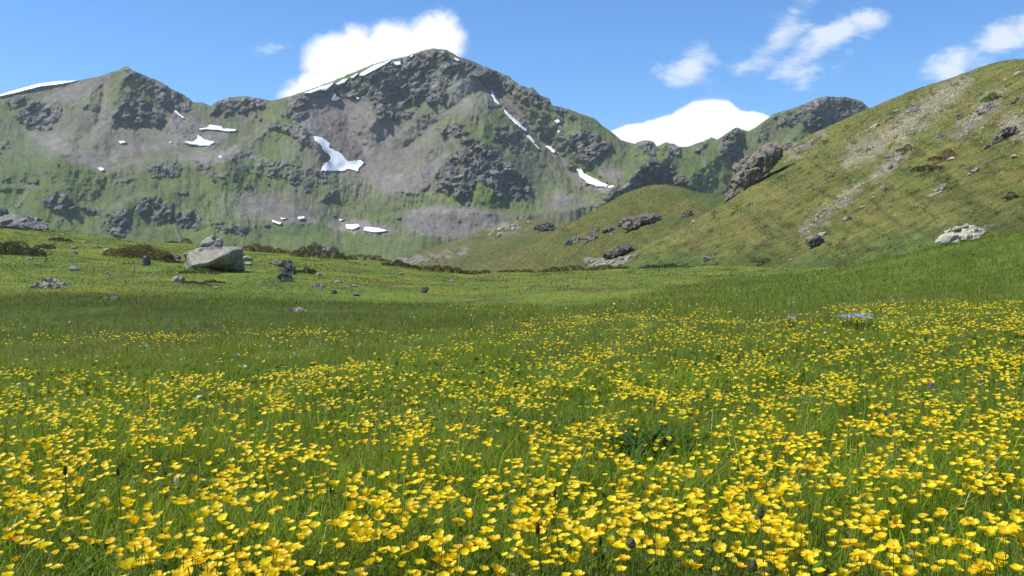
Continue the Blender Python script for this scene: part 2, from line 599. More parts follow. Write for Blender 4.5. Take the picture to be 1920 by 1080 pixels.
class Sheet:
    """a hill built as a surface with real distance at each direction, with its back slope behind the crest"""
    def __init__(s, name, cols, nr, sky, bottom, depth, colour, mat, jag=(2.0, 60.0), seed=0, back=0.55, roundpx=26, label=None):
        s.cols = cols
        C1 = cols
        skyl = interp(sky, C1) + jag[0] * fbm(C1 / jag[1], C1 * 0 + seed, 5, .6, seed)
        s.skyl = skyl
        bot = interp(bottom, C1) if not np.isscalar(bottom) else np.full(len(C1), float(bottom))
        bot = np.maximum(bot, skyl + 12)
        v = np.linspace(0, 1, nr)[:, None] ** 1.0
        Rr = skyl + v * (bot - skyl)
        Cc = np.broadcast_to(C1, Rr.shape)
        s.depth = depth
        s.roundpx = roundpx
        D = s.d_at(Cc, Rr)
        Pv = P(Cc, Rr, D)
        cl_ = colour(Cc, Rr, D)
        crest = Pv[0]
        k = np.array([.02, .06, .14, .3, .6, 1.0])[:, None]
        reach = back * D[0]
        bk = np.stack([crest[:, 0] + crest[:, 0] / D[0] * k * reach, crest[:, 1] + k * reach,
                       np.maximum(crest[:, 2] - .55 * (k ** 1.35) * reach, -4)], -1)[::-1]
        Vt = np.concatenate([bk, Pv], 0)
        cb = np.concatenate([np.broadcast_to(cl_[0], (6,) + cl_[0].shape), cl_], 0)
        me = np_mesh(name, Vt.reshape(-1, 3), [grid_faces(*Vt.shape[:2])], True, cb.reshape(-1, 3), [mat])
        s.o = tag(add(name, me), label, None, None, 'structure')

    def d_at(s, c, r):
        c = np.asarray(c, float)
        r = np.asarray(r, float)
        sk = np.interp(c, s.cols, s.skyl)
        t = np.clip((sk + s.roundpx - r) / s.roundpx, 0, 1)
        return s.depth(c, r) * (1 + .10 * t * t)


# right-hand hillside
def hill_depth(c, r):
    q = .01333 + 3.28e-5 * (c - 1200) + 7.17e-5 * (r - 500)
    d = 1 / np.clip(q, 1 / 260, 1 / 12)
    s_ = d / 80
    return d * (1 + .018 * fbm(c / 130, r / 110, 4, .5, 61) + .011 * fbm((c + r) / 34, (c - 2.2 * r) / 50, 4, .55, 66) + .006 * ridged((c + .8 * r) / 60, (r - .55 * c) / 14, 3, .55, 67))


SCREE_H = [[(1800, 160), (1760, 185), (1715, 225), (1660, 262), (1600, 292)],
           [(1700, 282), (1672, 305), (1640, 330), (1590, 368), (1545, 402), (1500, 442)],
           [(1870, 185), (1840, 215), (1805, 245)], [(1915, 250), (1895, 225)], [(1540, 255), (1490, 285)]]
SCREE_W = [34, 11, 22, 30, 14]


def hill_colour(c, r, d):
    u = (c + .75 * r) / 60
    w = (r - .55 * c) / 17
    n1 = fbm(u * .4, w * .35, 4, .55, 71)
    n2 = fbm(u * 1.5, w * .8, 4, .6, 77)
    a = lerp((0.168, 0.152, 0.042), (0.115, 0.134, 0.032), np.clip(.5 + 1.1 * n1, 0, 1))
    a = lerp(a, (0.21, 0.165, 0.062), np.clip(n2 - .05, 0, 1) * .9)
    a = lerp(a, (0.125, 0.075, 0.032), sstep(.25, .6, fbm(c / 70 + 11, r / 35, 4, .6, 79)) * .4)
    low = sstep(60, 0, interp([(1170, 505), (1480, 512), (1700, 470), (1920, 430), (2600, 400)], c) - r)
    a = lerp(a, (0.068, 0.112, 0.024), np.clip(low + .35 * n2, 0, 1) * .8)
    right = sstep(1650, 1900, c) * sstep(330, 400, r)
    a = lerp(a, (0.085, 0.085, 0.024), right * np.clip(.5 + n1, 0, 1) * .8)
    a = lerp(a, (0.060, 0.070, 0.022), sstep(.12, .45, fbm((c + .6 * r) / 80 + 7, (r - .5 * c) / 20, 4, .6, 78)) * .65 * sstep(-40, 120, (r - interp(H_SKY, c)) * 1.0))
    n3_ = fbm(c / 11, r / 7, 4, .65, 76)
    for pts, wd in zip(SCREE_H, SCREE_W):
        k = linedist(c + 12 * fbm(c / 20, r / 20, 2, .5, 5), r + 10 * fbm(c / 18, r / 18 + 5, 2, .5, 6), pts)
        a = lerp(a, (0.25, 0.22, 0.16), sstep(wd, wd * .2, k + 22 * n2 + 16 * n3_) * .7)
    return a * .95


H_SKY = [(1000, 525), (1120, 512), (1150, 502), (1173, 493), (1207, 463), (1260, 437), (1300, 415), (1340, 390), (1367, 372), (1420, 322), (1480, 272), (1520, 252), (1560, 234), (1600, 216),
         (1632, 202), (1700, 173), (1773, 149), (1815, 135), (1847, 123), (1872, 115), (1900, 111), (1925, 110), (2100, 98), (2700, 95)]
hill = Sheet('hillside', np.arange(1000, 2700, 5.0), 130, H_SKY, [(1000, 560), (1500, 545), (1800, 500), (1920, 480), (2700, 470)],
             hill_depth, hill_colour, M_hill, (1.6, 50), 11, .5, 22, 'olive grass hillside rising to the right with scattered stones')


# middle knoll
def mid_depth(c, r):
    q = .004545 + 6.46e-6 * (c - 1100) + 1.53e-5 * (r - 500)
    return 1 / np.clip(q, 1 / 480, 1 / 150) * (1 + .02 * fbm(c / 70, r / 50, 4, .5, 81) + .012 * ridged(c / 60, r / 22, 3, .5, 83))


def mid_colour(c, r, d):
    n1 = fbm((c + r) / 90, (r - .5 * c) / 24, 4, .55, 91)
    n2 = fbm(c / 22, r / 12, 4, .6, 93)
    a = lerp((0.088, 0.105, 0.026), (0.135, 0.118, 0.034), np.clip(.45 + 1.1 * n1, 0, 1))
    a = lerp(a, (0.062, 0.10, 0.026), np.clip(.1 + n2, 0, 1) * .7)
    a = lerp(a, (0.10, 0.066, 0.035), sstep(.2, .55, fbm(c / 50 + 3, r / 20, 4, .6, 95)) * .65)
    a = lerp(a, (0.065, 0.105, 0.03), sstep(60, 0, np.hypot(c - 1345, (r - 375) * 1.3)) * .8)
    k = linedist(c, r, [(1105, 492), (1150, 492), (1210, 478)])
    return lerp(a, (0.25, 0.22, 0.19), sstep(12, 3, k + 8 * n2) * .8)


mid = Sheet('hill', np.arange(900, 1460, 3.0), 100, [(900, 522), (930, 512), (950, 497), (1000, 462), (1040, 432), (1085, 410), (1127, 387), (1160, 368), (1187, 356), (1220, 348), (1247, 345),
            (1280, 351), (1310, 360), (1370, 366), (1430, 385)], 560, mid_depth, mid_colour, M_knoll, (2.2, 40), 5, .35, 18,
            'rounded grassy knoll with rock bands between meadow and mountain')


def far_depth(c, r):
    q = .00238 + 2.45e-6 * (c - 880) + 7.4e-6 * (r - 505)
    return 1 / np.clip(q, 1 / 700, 1 / 330) * (1 + .02 * fbm(c / 60, r / 40, 4, .5, 101) + .01 * ridged(c / 40, r / 20, 3, .5, 103))


def far_colour(c, r, d):
    n1 = fbm((c + r) / 70, (r + .4 * c) / 22, 4, .55, 111)
    n2 = fbm(c / 18, r / 10, 4, .6, 113)
    a = lerp((0.085, 0.105, 0.03), (0.135, 0.115, 0.045), np.clip(.5 + n1, 0, 1))
    a = lerp(a, (0.07, 0.105, 0.033), np.clip(.1 + n2, 0, 1) * .6)
    rk = np.maximum(sstep(22, 6, linedist(c, r, [(925, 432), (965, 422)])), sstep(14, 3, linedist(c, r, [(735, 490), (820, 482), (870, 470)])))
    return lerp(a, (0.22, 0.19, 0.165), rk * np.clip(.4 + 1.6 * n2, 0, 1))


far = Sheet('hill', np.arange(690, 1120, 3.0), 80, [(690, 500), (733, 487), (800, 465), (860, 450), (915, 427), (945, 416), (985, 410), (1025, 414), (1045, 428), (1075, 445), (1120, 470)], 560,
            far_depth, far_colour, M_knoll, (2.2, 36), 9, .3, 14, 'low green hillock with a pale rocky brow before the mountain')

# ------------------------------------------------------------------ the mountain
SKY = [(-420, 225), (-300, 215), (-100, 199), (0, 176), (40, 164), (75, 155), (145, 151), (190, 142), (212, 134), (225, 131), (230, 126), (240, 125), (247, 131), (270, 141), (300, 153), (325, 168), (345, 178), (356, 186), (362, 192),
       (380, 192), (395, 199), (408, 190), (430, 183), (460, 180), (490, 186), (510, 189), (545, 180), (580, 169), (620, 154), (660, 137), (700, 121), (735, 111), (755, 108), (785, 98), (800, 93), (815, 91), (840, 95), (858, 106),
       (880, 112), (905, 124), (925, 131), (945, 140), (955, 144), (975, 160), (990, 165), (998, 163), (1010, 177), (1030, 186), (1035, 197), (1060, 203), (1080, 210), (1095, 215), (1115, 222), (1130, 236), (1150, 250), (1165, 263),
       (1190, 270), (1200, 265), (1210, 263), (1225, 266), (1232, 275), (1243, 269), (1250, 267), (1262, 270), (1275, 276), (1290, 275), (1310, 268), (1328, 262), (1333, 257), (1345, 262), (1360, 252), (1372, 244), (1382, 239), (1392, 243), (1403, 246), (1415, 240),
       (1440, 222), (1450, 214), (1480, 205), (1510, 195), (1530, 185), (1550, 181), (1590, 183), (1615, 190), (1630, 203), (1680, 235), (1800, 290), (1900, 310)]
ROCK = [  # polygon, strength
    ([(237, 124), (270, 139), (325, 166), (362, 190), (364, 200), (352, 214), (338, 208), (310, 207), (282, 176), (255, 152), (233, 146)], 1),
    ([(240, 172), (215, 208), (198, 232), (225, 238), (262, 232), (300, 231), (312, 224), (284, 200), (262, 178)], 1),
    ([(28, 215), (60, 190), (112, 192), (116, 215), (95, 240), (60, 244), (36, 230)], 1), ([(8, 190), (30, 178), (62, 187), (20, 205)], .9), ([(150, 195), (190, 190), (185, 210), (155, 205)], .7),
    ([(393, 212), (408, 188), (430, 181), (470, 179), (505, 188), (500, 200), (470, 206), (430, 214), (400, 214)], 1),
    ([(520, 210), (560, 190), (585, 205), (560, 225), (530, 222)], .8),
    ([(545, 180), (600, 168), (645, 152), (700, 128), (735, 112), (770, 102), (815, 89), (850, 103), (872, 120), (860, 150), (838, 165), (835, 195), (800, 178), (782, 195), (768, 222), (745, 226), (715, 222), (705, 205), (690, 185), (655, 178), (600, 182), (560, 195)], .95),
    ([(770, 165), (800, 160), (802, 185), (782, 195), (768, 190)], 1), ([(800, 165), (833, 165), (836, 180), (815, 195), (798, 198)], 1),
    ([(865, 110), (905, 123), (950, 141), (1000, 168), (1032, 192), (1025, 200), (985, 186), (955, 172), (920, 165), (900, 150), (872, 140)], .85),
    ([(960, 170), (1010, 178), (1060, 203), (1105, 220), (1080, 225), (1030, 205), (985, 195)], .7),
    ([(865, 265), (880, 257), (900, 262), (925, 275), (945, 300), (960, 315), (985, 330), (995, 355), (985, 372), (955, 378), (930, 368), (918, 348), (895, 340), (885, 360), (878, 372), (850, 372), (818, 358), (822, 335), (838, 308), (852, 285)], 1),
    ([(905, 195), (925, 190), (930, 205), (912, 210)], .8), ([(815, 245), (850, 225), (875, 235), (880, 250), (850, 258), (830, 262)], .8), ([(930, 235), (975, 245), (990, 275), (960, 285), (935, 265)], .7),
    ([(1062, 255), (1090, 243), (1120, 253), (1150, 268), (1148, 282), (1130, 300), (1100, 310), (1085, 296), (1068, 275)], 1),
    ([(1130, 385), (1150, 352), (1185, 325), (1205, 308), (1225, 297), (1250, 297), (1268, 320), (1300, 345), (1312, 356), (1285, 360), (1240, 352), (1190, 365), (1150, 385)], 1),
    ([(1185, 268), (1210, 261), (1230, 272), (1232, 295), (1195, 290)], .8), ([(1245, 266), (1280, 275), (1275, 292), (1255, 290)], .8), ([(1300, 275), (1330, 260), (1320, 280), (1300, 285)], .8),
    ([(1345, 262), (1382, 237), (1392, 250), (1385, 285), (1372, 310), (1355, 290)], .9),
    ([(1445, 218), (1510, 195), (1552, 180), (1600, 183), (1630, 203), (1600, 235), (1540, 245), (1500, 230), (1470, 240)], .75),
    ([(430, 288), (470, 282), (510, 298), (560, 312), (605, 322), (625, 345), (575, 348), (520, 332), (475, 328), (442, 312)], .7),
    ([(480, 236), (520, 230), (562, 235), (586, 252), (592, 275), (575, 272), (555, 255), (520, 242)], .95),
    ([(248, 382), (290, 362), (322, 385), (332, 410), (300, 424), (258, 402)], 1), ([(70, 372), (118, 358), (142, 385), (132, 402), (95, 390)], 1), ([(198, 402), (236, 395), (246, 440), (206, 442)], 1),
    ([(330, 400), (375, 390), (400, 420), (370, 432), (335, 425)], .8), ([(400, 420), (450, 415), (485, 425), (450, 440), (410, 440)], .8), ([(270, 310), (330, 300), (340, 328), (285, 332)], .8),
    ([(360, 300), (400, 310), (425, 345), (395, 335), (370, 318)], .8), ([(600, 370), (640, 345), (625, 365), (600, 380)], .8), ([(550, 470), (600, 462), (645, 470), (640, 490), (560, 488)], .9), ([(150, 385), (200, 392), (225, 430), (190, 420)], .7),
    ([(0, 260), (30, 262), (34, 275), (0, 278)], .7), ([(0, 330), (40, 340), (45, 360), (0, 358)], .6)]
SCREE = [
    ([(545, 185), (625, 180), (690, 190), (706, 225), (720, 240), (760, 235), (700, 270), (690, 300), (735, 330), (790, 318), (850, 280), (828, 312), (808, 345), (780, 362), (715, 357), (690, 332), (655, 318), (628, 280), (590, 255), (560, 225)], .9),
    ([(60, 187), (150, 160), (215, 136), (205, 152), (168, 178), (130, 190)], .7), ([(90, 250), (160, 285), (215, 318), (190, 322), (110, 285), (40, 250)], .55),
    ([(325, 205), (360, 225), (440, 255), (400, 275), (330, 272), (200, 310), (190, 280), (250, 268), (310, 265)], .55), ([(330, 290), (420, 280), (470, 265), (430, 305), (340, 305)], .5),
    ([(432, 372), (470, 360), (535, 378), (600, 415), (560, 422), (520, 414), (470, 398)], .7), ([(600, 415), (700, 415), (760, 430), (720, 440), (640, 435)], .45),
    ([(755, 402), (830, 385), (905, 400), (935, 412), (885, 440), (830, 447), (775, 432)], .75), ([(1018, 392), (1050, 365), (1082, 365), (1062, 388)], .6),
    ([(1130, 305), (1170, 320), (1150, 345), (1120, 330)], .5), ([(870, 140), (900, 165), (860, 190), (835, 200)], .5)]
STREAK = [([(196, 146), (200, 190), (190, 225), (150, 268)], 7, .7), ([(930, 168), (985, 235), (1042, 290), (1090, 345), (1150, 358)], 11, .8), ([(905, 158), (870, 190), (830, 215), (775, 262)], 7, .7), ([(835, 200), (800, 230), (770, 270)], 6, .6),
          ([(1050, 240), (1058, 275), (1045, 300)], 7, .6), ([(500, 245), (470, 268), (440, 282)], 6, .6), ([(880, 375), (860, 400)], 6, .6), ([(1320, 300), (1340, 345)], 5, .5), ([(1395, 285), (1410, 330)], 5, .4), ([(255, 330), (215, 345)], 5, .5),
          ([(60, 345), (35, 385)], 6, .5), ([(330, 425), (345, 470)], 5, .5), ([(225, 385), (240, 430)], 6, .5)]
ST = 1.7
mc = np.arange(-240, 1720, ST)
mr = np.arange(70, 540, ST)
MC, MR = np.meshgrid(mc, mr)
wx = MC + 7 * fbm(MC / 34, MR / 34, 4, .6, 201) + 3 * fbm(MC / 9, MR / 9, 3, .6, 202)
wy = MR + 7 * fbm(MC / 34 + 50, MR / 34, 4, .6, 203) + 3 * fbm(MC / 9 + 9, MR / 9, 3, .6, 204)
rock = np.zeros(MC.shape)
for poly, s_ in ROCK:
    xs, ys = zip(*poly)
    c0, c1 = int((min(xs) - 30 - mc[0]) / ST), int((max(xs) + 30 - mc[0]) / ST)
    r0, r1 = max(0, int((min(ys) - 30 - mr[0]) / ST)), int((max(ys) + 30 - mr[0]) / ST)
    sl = (slice(r0, r1), slice(max(c0, 0), c1))
    rock[sl] = np.maximum(rock[sl], s_ * inpoly(wx[sl], wy[sl], poly))
nA = fbm(MC / 46, MR / 30, 5, .6, 211)
nB = fbm(MC / 15, MR / 10, 4, .6, 213)
nC = fbm(MC / 100, MR / 80, 4, .5, 215)
loose = sstep(.3, .6, nA + .5 * nB - .1) * .45 * sstep(470, 250, MC) * sstep(250, 300, MR)      # broken outcrops on the lower left slopes
rock *= 1 - .25 * sstep(700, 600, MC) * sstep(225, 265, MR)
loose = np.maximum(loose, sstep(.46, .68, nA + .4 * nB) * .7 * sstep(120, 180, MR))
off_scree = np.zeros(MC.shape)
scree = np.zeros(MC.shape)
for poly, s_ in SCREE:
    scree = np.maximum(scree, min(.95, s_ + .2) * inpoly(wx * .6 + MC * .4 + 6 * nB, wy * .6 + MR * .4 + 6 * nA, poly))
streak = fbm((MC + .12 * (MR - 250) * np.sign(nC)) / 9, MR / 85, 4, .6, 217)
scree = sstep(.17, .62, blur(scree, 26) + .46 * streak + .16 * nB) * .95
for (a, b, ra, rb_, s_) in [(700, 275, 200, 120, .75), (250, 252, 270, 80, .6), (880, 420, 170, 42, .6), (520, 390, 140, 45, .6), (875, 175, 80, 65, .6), (1010, 300, 90, 110, .4), (1060, 380, 80, 40, .5), (100, 170, 130, 45, .5)]:
    q = np.hypot((wx * .5 + MC * .5 - a) / ra, (wy * .5 + MR * .5 - b) / rb_)
    scree = np.maximum(scree, s_ * .88 * sstep(1.0, .4, q + .45 * streak + .25 * nB))
for pts, w_, s_ in STREAK:
    scree = np.maximum(scree, s_ * sstep(w_, w_ * .25, linedist(wx * .5 + MC * .5, wy * .5 + MR * .5, pts) + 3 * nB))
rock = np.maximum(blur(rock, 2) * np.clip(.80 + 1.1 * nB + .35 * nA, .12, 1), loose * (1 - np.clip(scree * 1.6, 0, 1)))
rock = blur(rock, 1)
scree = np.clip(scree * (1.25 + .5 * nB), 0, 1)

# slope of each part -> distances (least-squares integration), then ridges, gullies and broken rock
base_a = np.interp(MR, [90, 400, 440, 540], [33, 31, 17, 9])
base_a = np.where(MC < 560, np.interp(MR, [90, 200, 250, 300, 340, 400, 470, 540], [36, 33, 26, 17, 28, 26, 16, 9]), base_a * 1.0)
base_a = blur(base_a, 8)
alpha = np.radians(base_a + rock * 27 + 4 * nC)
g = 1.0 / (F * np.tan(alpha)) * ST                     # d(log d) per step upward
sk_rect = interp(SKY, mc)[None, :]
# Poisson solve with mirrored FFT for L = log d:  dL/drow = -g, dL/dcol = 0
gr = -g
div = np.zeros_like(g)
div[:-1] += .5 * (gr[:-1] + gr[1:])
div[1:] -= .5 * (gr[:-1] + gr[1:])
E = np.concatenate([div, div[::-1]], 0)
E = np.concatenate([E, E[:, ::-1]], 1)
kr = 2 * np.cos(2 * np.pi * np.arange(E.shape[0]) / E.shape[0]) - 2
kc = 2 * np.cos(2 * np.pi * np.arange(E.shape[1]) / E.shape[1]) - 2
K = kr[:, None] + .35 * kc[None, :]
K[0, 0] = 1
Lf = np.fft.fft2(E) / K
Lf[0, 0] = 0
L = np.real(np.fft.ifft2(Lf))[:MC.shape[0], :MC.shape[1]]
L -= L[-1].mean()
Dm = 980 * np.exp(L)


def rdg(pts, A_, w_):
    q = linedist(wx, wy, pts) / (w_ * 1.7)
    return 1.7 * A_ * np.clip(1 - q, 0, 1) ** 1.25


rel = np.zeros(MC.shape)
rel -= rdg([(818, 90), (870, 160), (905, 230), (900, 300), (900, 350)], 38, 75)
rel -= rdg([(237, 125), (215, 190), (180, 250), (110, 300)], 30, 60)
rel -= rdg([(255, 140), (300, 200), (330, 240)], 30, 30)
rel -= rdg([(1000, 170), (1060, 230), (1110, 290), (1130, 340)], 28, 45)
rel -= rdg([(1385, 240), (1350, 290), (1290, 340), (1220, 345)], 34, 50)
rel -= rdg([(1245, 298), (1200, 320), (1145, 370)], 30, 22)
rel -= rdg([(1210, 264), (1215, 300)], 20, 20)
rel -= rdg([(1555, 182), (1500, 240), (1470, 290)], 40, 50)
rel -= rdg([(520, 232), (590, 270), (625, 330)], 24, 42)
rel -= rdg([(700, 130), (720, 200), (700, 230)], 22, 30)
rel += rdg([(930, 168), (1042, 290), (1100, 350)], 32, 24)
rel += rdg([(196, 146), (190, 225), (150, 268)], 14, 14)
rel += rdg([(905, 158), (830, 215), (760, 280)], 16, 16)
rel += rdg([(640, 200), (690, 300), (640, 320)], 35, 60)
for (a, b, A_, w_) in [(60, 310, 35, 60), (290, 375, 45, 55), (115, 375, 40, 50), (440, 310, 35, 60), (205, 420, 30, 40), (360, 345, 25, 50), (560, 480, 20, 40), (330, 310, 20, 45), (930, 360, 20, 25), (970, 345, 22, 24), (860, 340, 16, 26)]:
    rel -= .32 * A_ * np.exp(-(((wx - a) / w_) ** 2 + ((wy - b) / (w_ * .7)) ** 2))
SHOULDER = [([(-260, 280), (30, 288), (100, 299), (150, 309), (195, 326), (250, 302), (330, 291), (400, 292), (440, 290), (470, 320)], 26),
            ([(-260, 340), (60, 348), (110, 353), (150, 380), (200, 396), (260, 362), (300, 359), (340, 384), (420, 412), (490, 428)], 22),
            ([(400, 300), (440, 275), (480, 246), (520, 231), (560, 238), (592, 262), (610, 290), (632, 330)], 24),
            ([(640, 420), (760, 398), (840, 392), (1000, 400), (1100, 385)], 25)]
for ln, A_ in SHOULDER:
    lx = [p_[0] for p_ in ln]
    yl = np.interp(wx * .5 + MC * .5, lx, [p_[1] for p_ in ln])
    inside = sstep(lx[0] - 5, lx[0] + 25, MC) * sstep(lx[-1] + 5, lx[-1] - 40, MC)
    rel -= A_ * inside * sstep(-5, 6, MR * .6 + wy * .4 - yl) * np.exp(-np.clip(MR - yl, 0, None) / 70)
calm = 1 - .75 * np.clip(scree * 1.3, 0, 1)
rel += 20 * fbm(MC / 120, MR / 150, 4, .45, 221)
rel += 9 * ridged((MC + .2 * MR) / 60, MR / 190, 4, .5, 225) * calm
rb = np.clip(rock, 0, 1)
ca_, sa_ = math.cos(math.radians(24)), math.sin(math.radians(24))
UU, VV = MC * ca_ - MR * sa_, MC * sa_ + MR * ca_
strata = ridged(UU / 60 + .35 * nB, VV / 13, 4, .68, 231)
rills = ridged(MC / 12 + .6 * nA, MR / 62, 4, .62, 235)
rough = fbm(UU / 12, VV / 4.5, 3, .7, 239)
wU, wV = UU + 3 * nB, VV + 3 * nA
fa1, va1 = facets(wU / 30, wV / 15, 1)
fa2, va2 = facets(wU / 13 + .3 * nB, wV / 7, 2)
couloir = ridged(MC / 26 + .5 * nA, MR / 120, 3, .5, 233)
rel -= rb * (15 * fa1 + 8 * fa2 + 14 * couloir + 3 * strata + 1.5 * rough)
rel += (1 - rb) * calm * (2.2 * fbm(MC / 16, MR / 14, 3, .6, 241) + 1.0 * fbm(MC / 4.5, MR / 4.5, 2, .6, 243) + 2.2 * ridged(MC / 17 + .5 * nA, MR / 120, 3, .6, 245))
Dm = Dm + rel

# colours
n3 = fbm(MC / 70 + 3, MR / 50, 5, .6, 251)
gcol = lerp((0.080, 0.120, 0.030), (0.122, 0.154, 0.038), np.clip(.5 + n3, 0, 1))
gcol = lerp(gcol, (0.138, 0.120, 0.085), np.clip(.25 + .9 * nA + .5 * nC + .45 * streak + .35 * sstep(320, 180, MR), 0, 1) * .62)
gcol = lerp(gcol, (0.052, 0.075, 0.028), np.clip(nB * 1.3, 0, 1) * .5)
scol = lerp((0.165, 0.147, 0.126), (0.212, 0.188, 0.162), np.clip(.5 + nB, 0, 1))
scol = lerp(scol, (0.158, 0.132, 0.108), np.clip(nC + .1, 0, 1))
rcol = lerp((0.050, 0.051, 0.052), (0.215, 0.195, 0.170), np.clip(.40 + 1.9 * fbm(UU / 14, VV / 6, 5, .75, 255), 0, 1))
rcol = rcol * (.62 + .45 * va1 + .4 * va2)[..., None]
rcol = lerp(rcol, (0.075, 0.09, 0.036), np.clip(fbm(MC / 22, MR / 14, 4, .6, 257) * 1.5 + .5 * strata - .25, 0, 1) * .8)
mcol = lerp(gcol, scol, np.clip(scree, 0, 1))
mcol = lerp(mcol, rcol, sstep(.2, .6, rock))

nrm = 250
msk = interp(SKY, mc) + (2.3 * fbm(mc / 15, mc * 0, 5, .75, 261) - .4) * sstep(-5, 25, bilin(rock, (interp(SKY, mc) + 8 - mr[0]) / ST, (mc - mc[0]) / ST) * 40)
vv = np.linspace(0, 1, nrm)[:, None]
RR = msk + vv * (538 - msk)
fr, fc = (RR - mr[0]) / ST, np.broadcast_to((mc - mc[0]) / ST, RR.shape)
DD = bilin(Dm, fr, fc)


def mtn_depth(c, r):
    return bilin(Dm, (np.asarray(r, float) - mr[0]) / ST, (np.asarray(c, float) - mc[0]) / ST)


CCm = bilin(mcol, fr, fc)
tt = np.clip((msk + 7 - RR) / 7, 0, 1)
DD = DD + 14 * tt * tt
PM = P(np.broadcast_to(mc, RR.shape), RR, DD)
k = np.array([.01, .04, .1, .2, .4, .7])[:, None]
bk = np.stack([PM[0, :, 0] + PM[0, :, 0] / DD[0] * k * 600, PM[0, :, 1] + k * 600, PM[0, :, 2] - .62 * k ** 1.15 * 600], -1)[::-1]
Vt = np.concatenate([bk, PM], 0)
cb = np.concatenate([np.broadcast_to(CCm[0], (6,) + CCm[0].shape), CCm], 0)
me = np_mesh('mountain', Vt.reshape(-1, 3), [grid_faces(*Vt.shape[:2])], True, cb.reshape(-1, 3), [M_mtn])
rf = bilin(rock, fr, fc)
rf = np.concatenate([np.broadcast_to(rf[0], (6, rf.shape[1])), rf], 0)[:-1, :-1]
me.polygons.foreach_set('use_smooth', (rf < .3).ravel())     # broken rock keeps hard facets
tag(add('mountain', me), 'green and grey rocky mountain with scree slopes and old snow', None, None, 'structure')
TOP_Z = float(PM[..., 2].max())

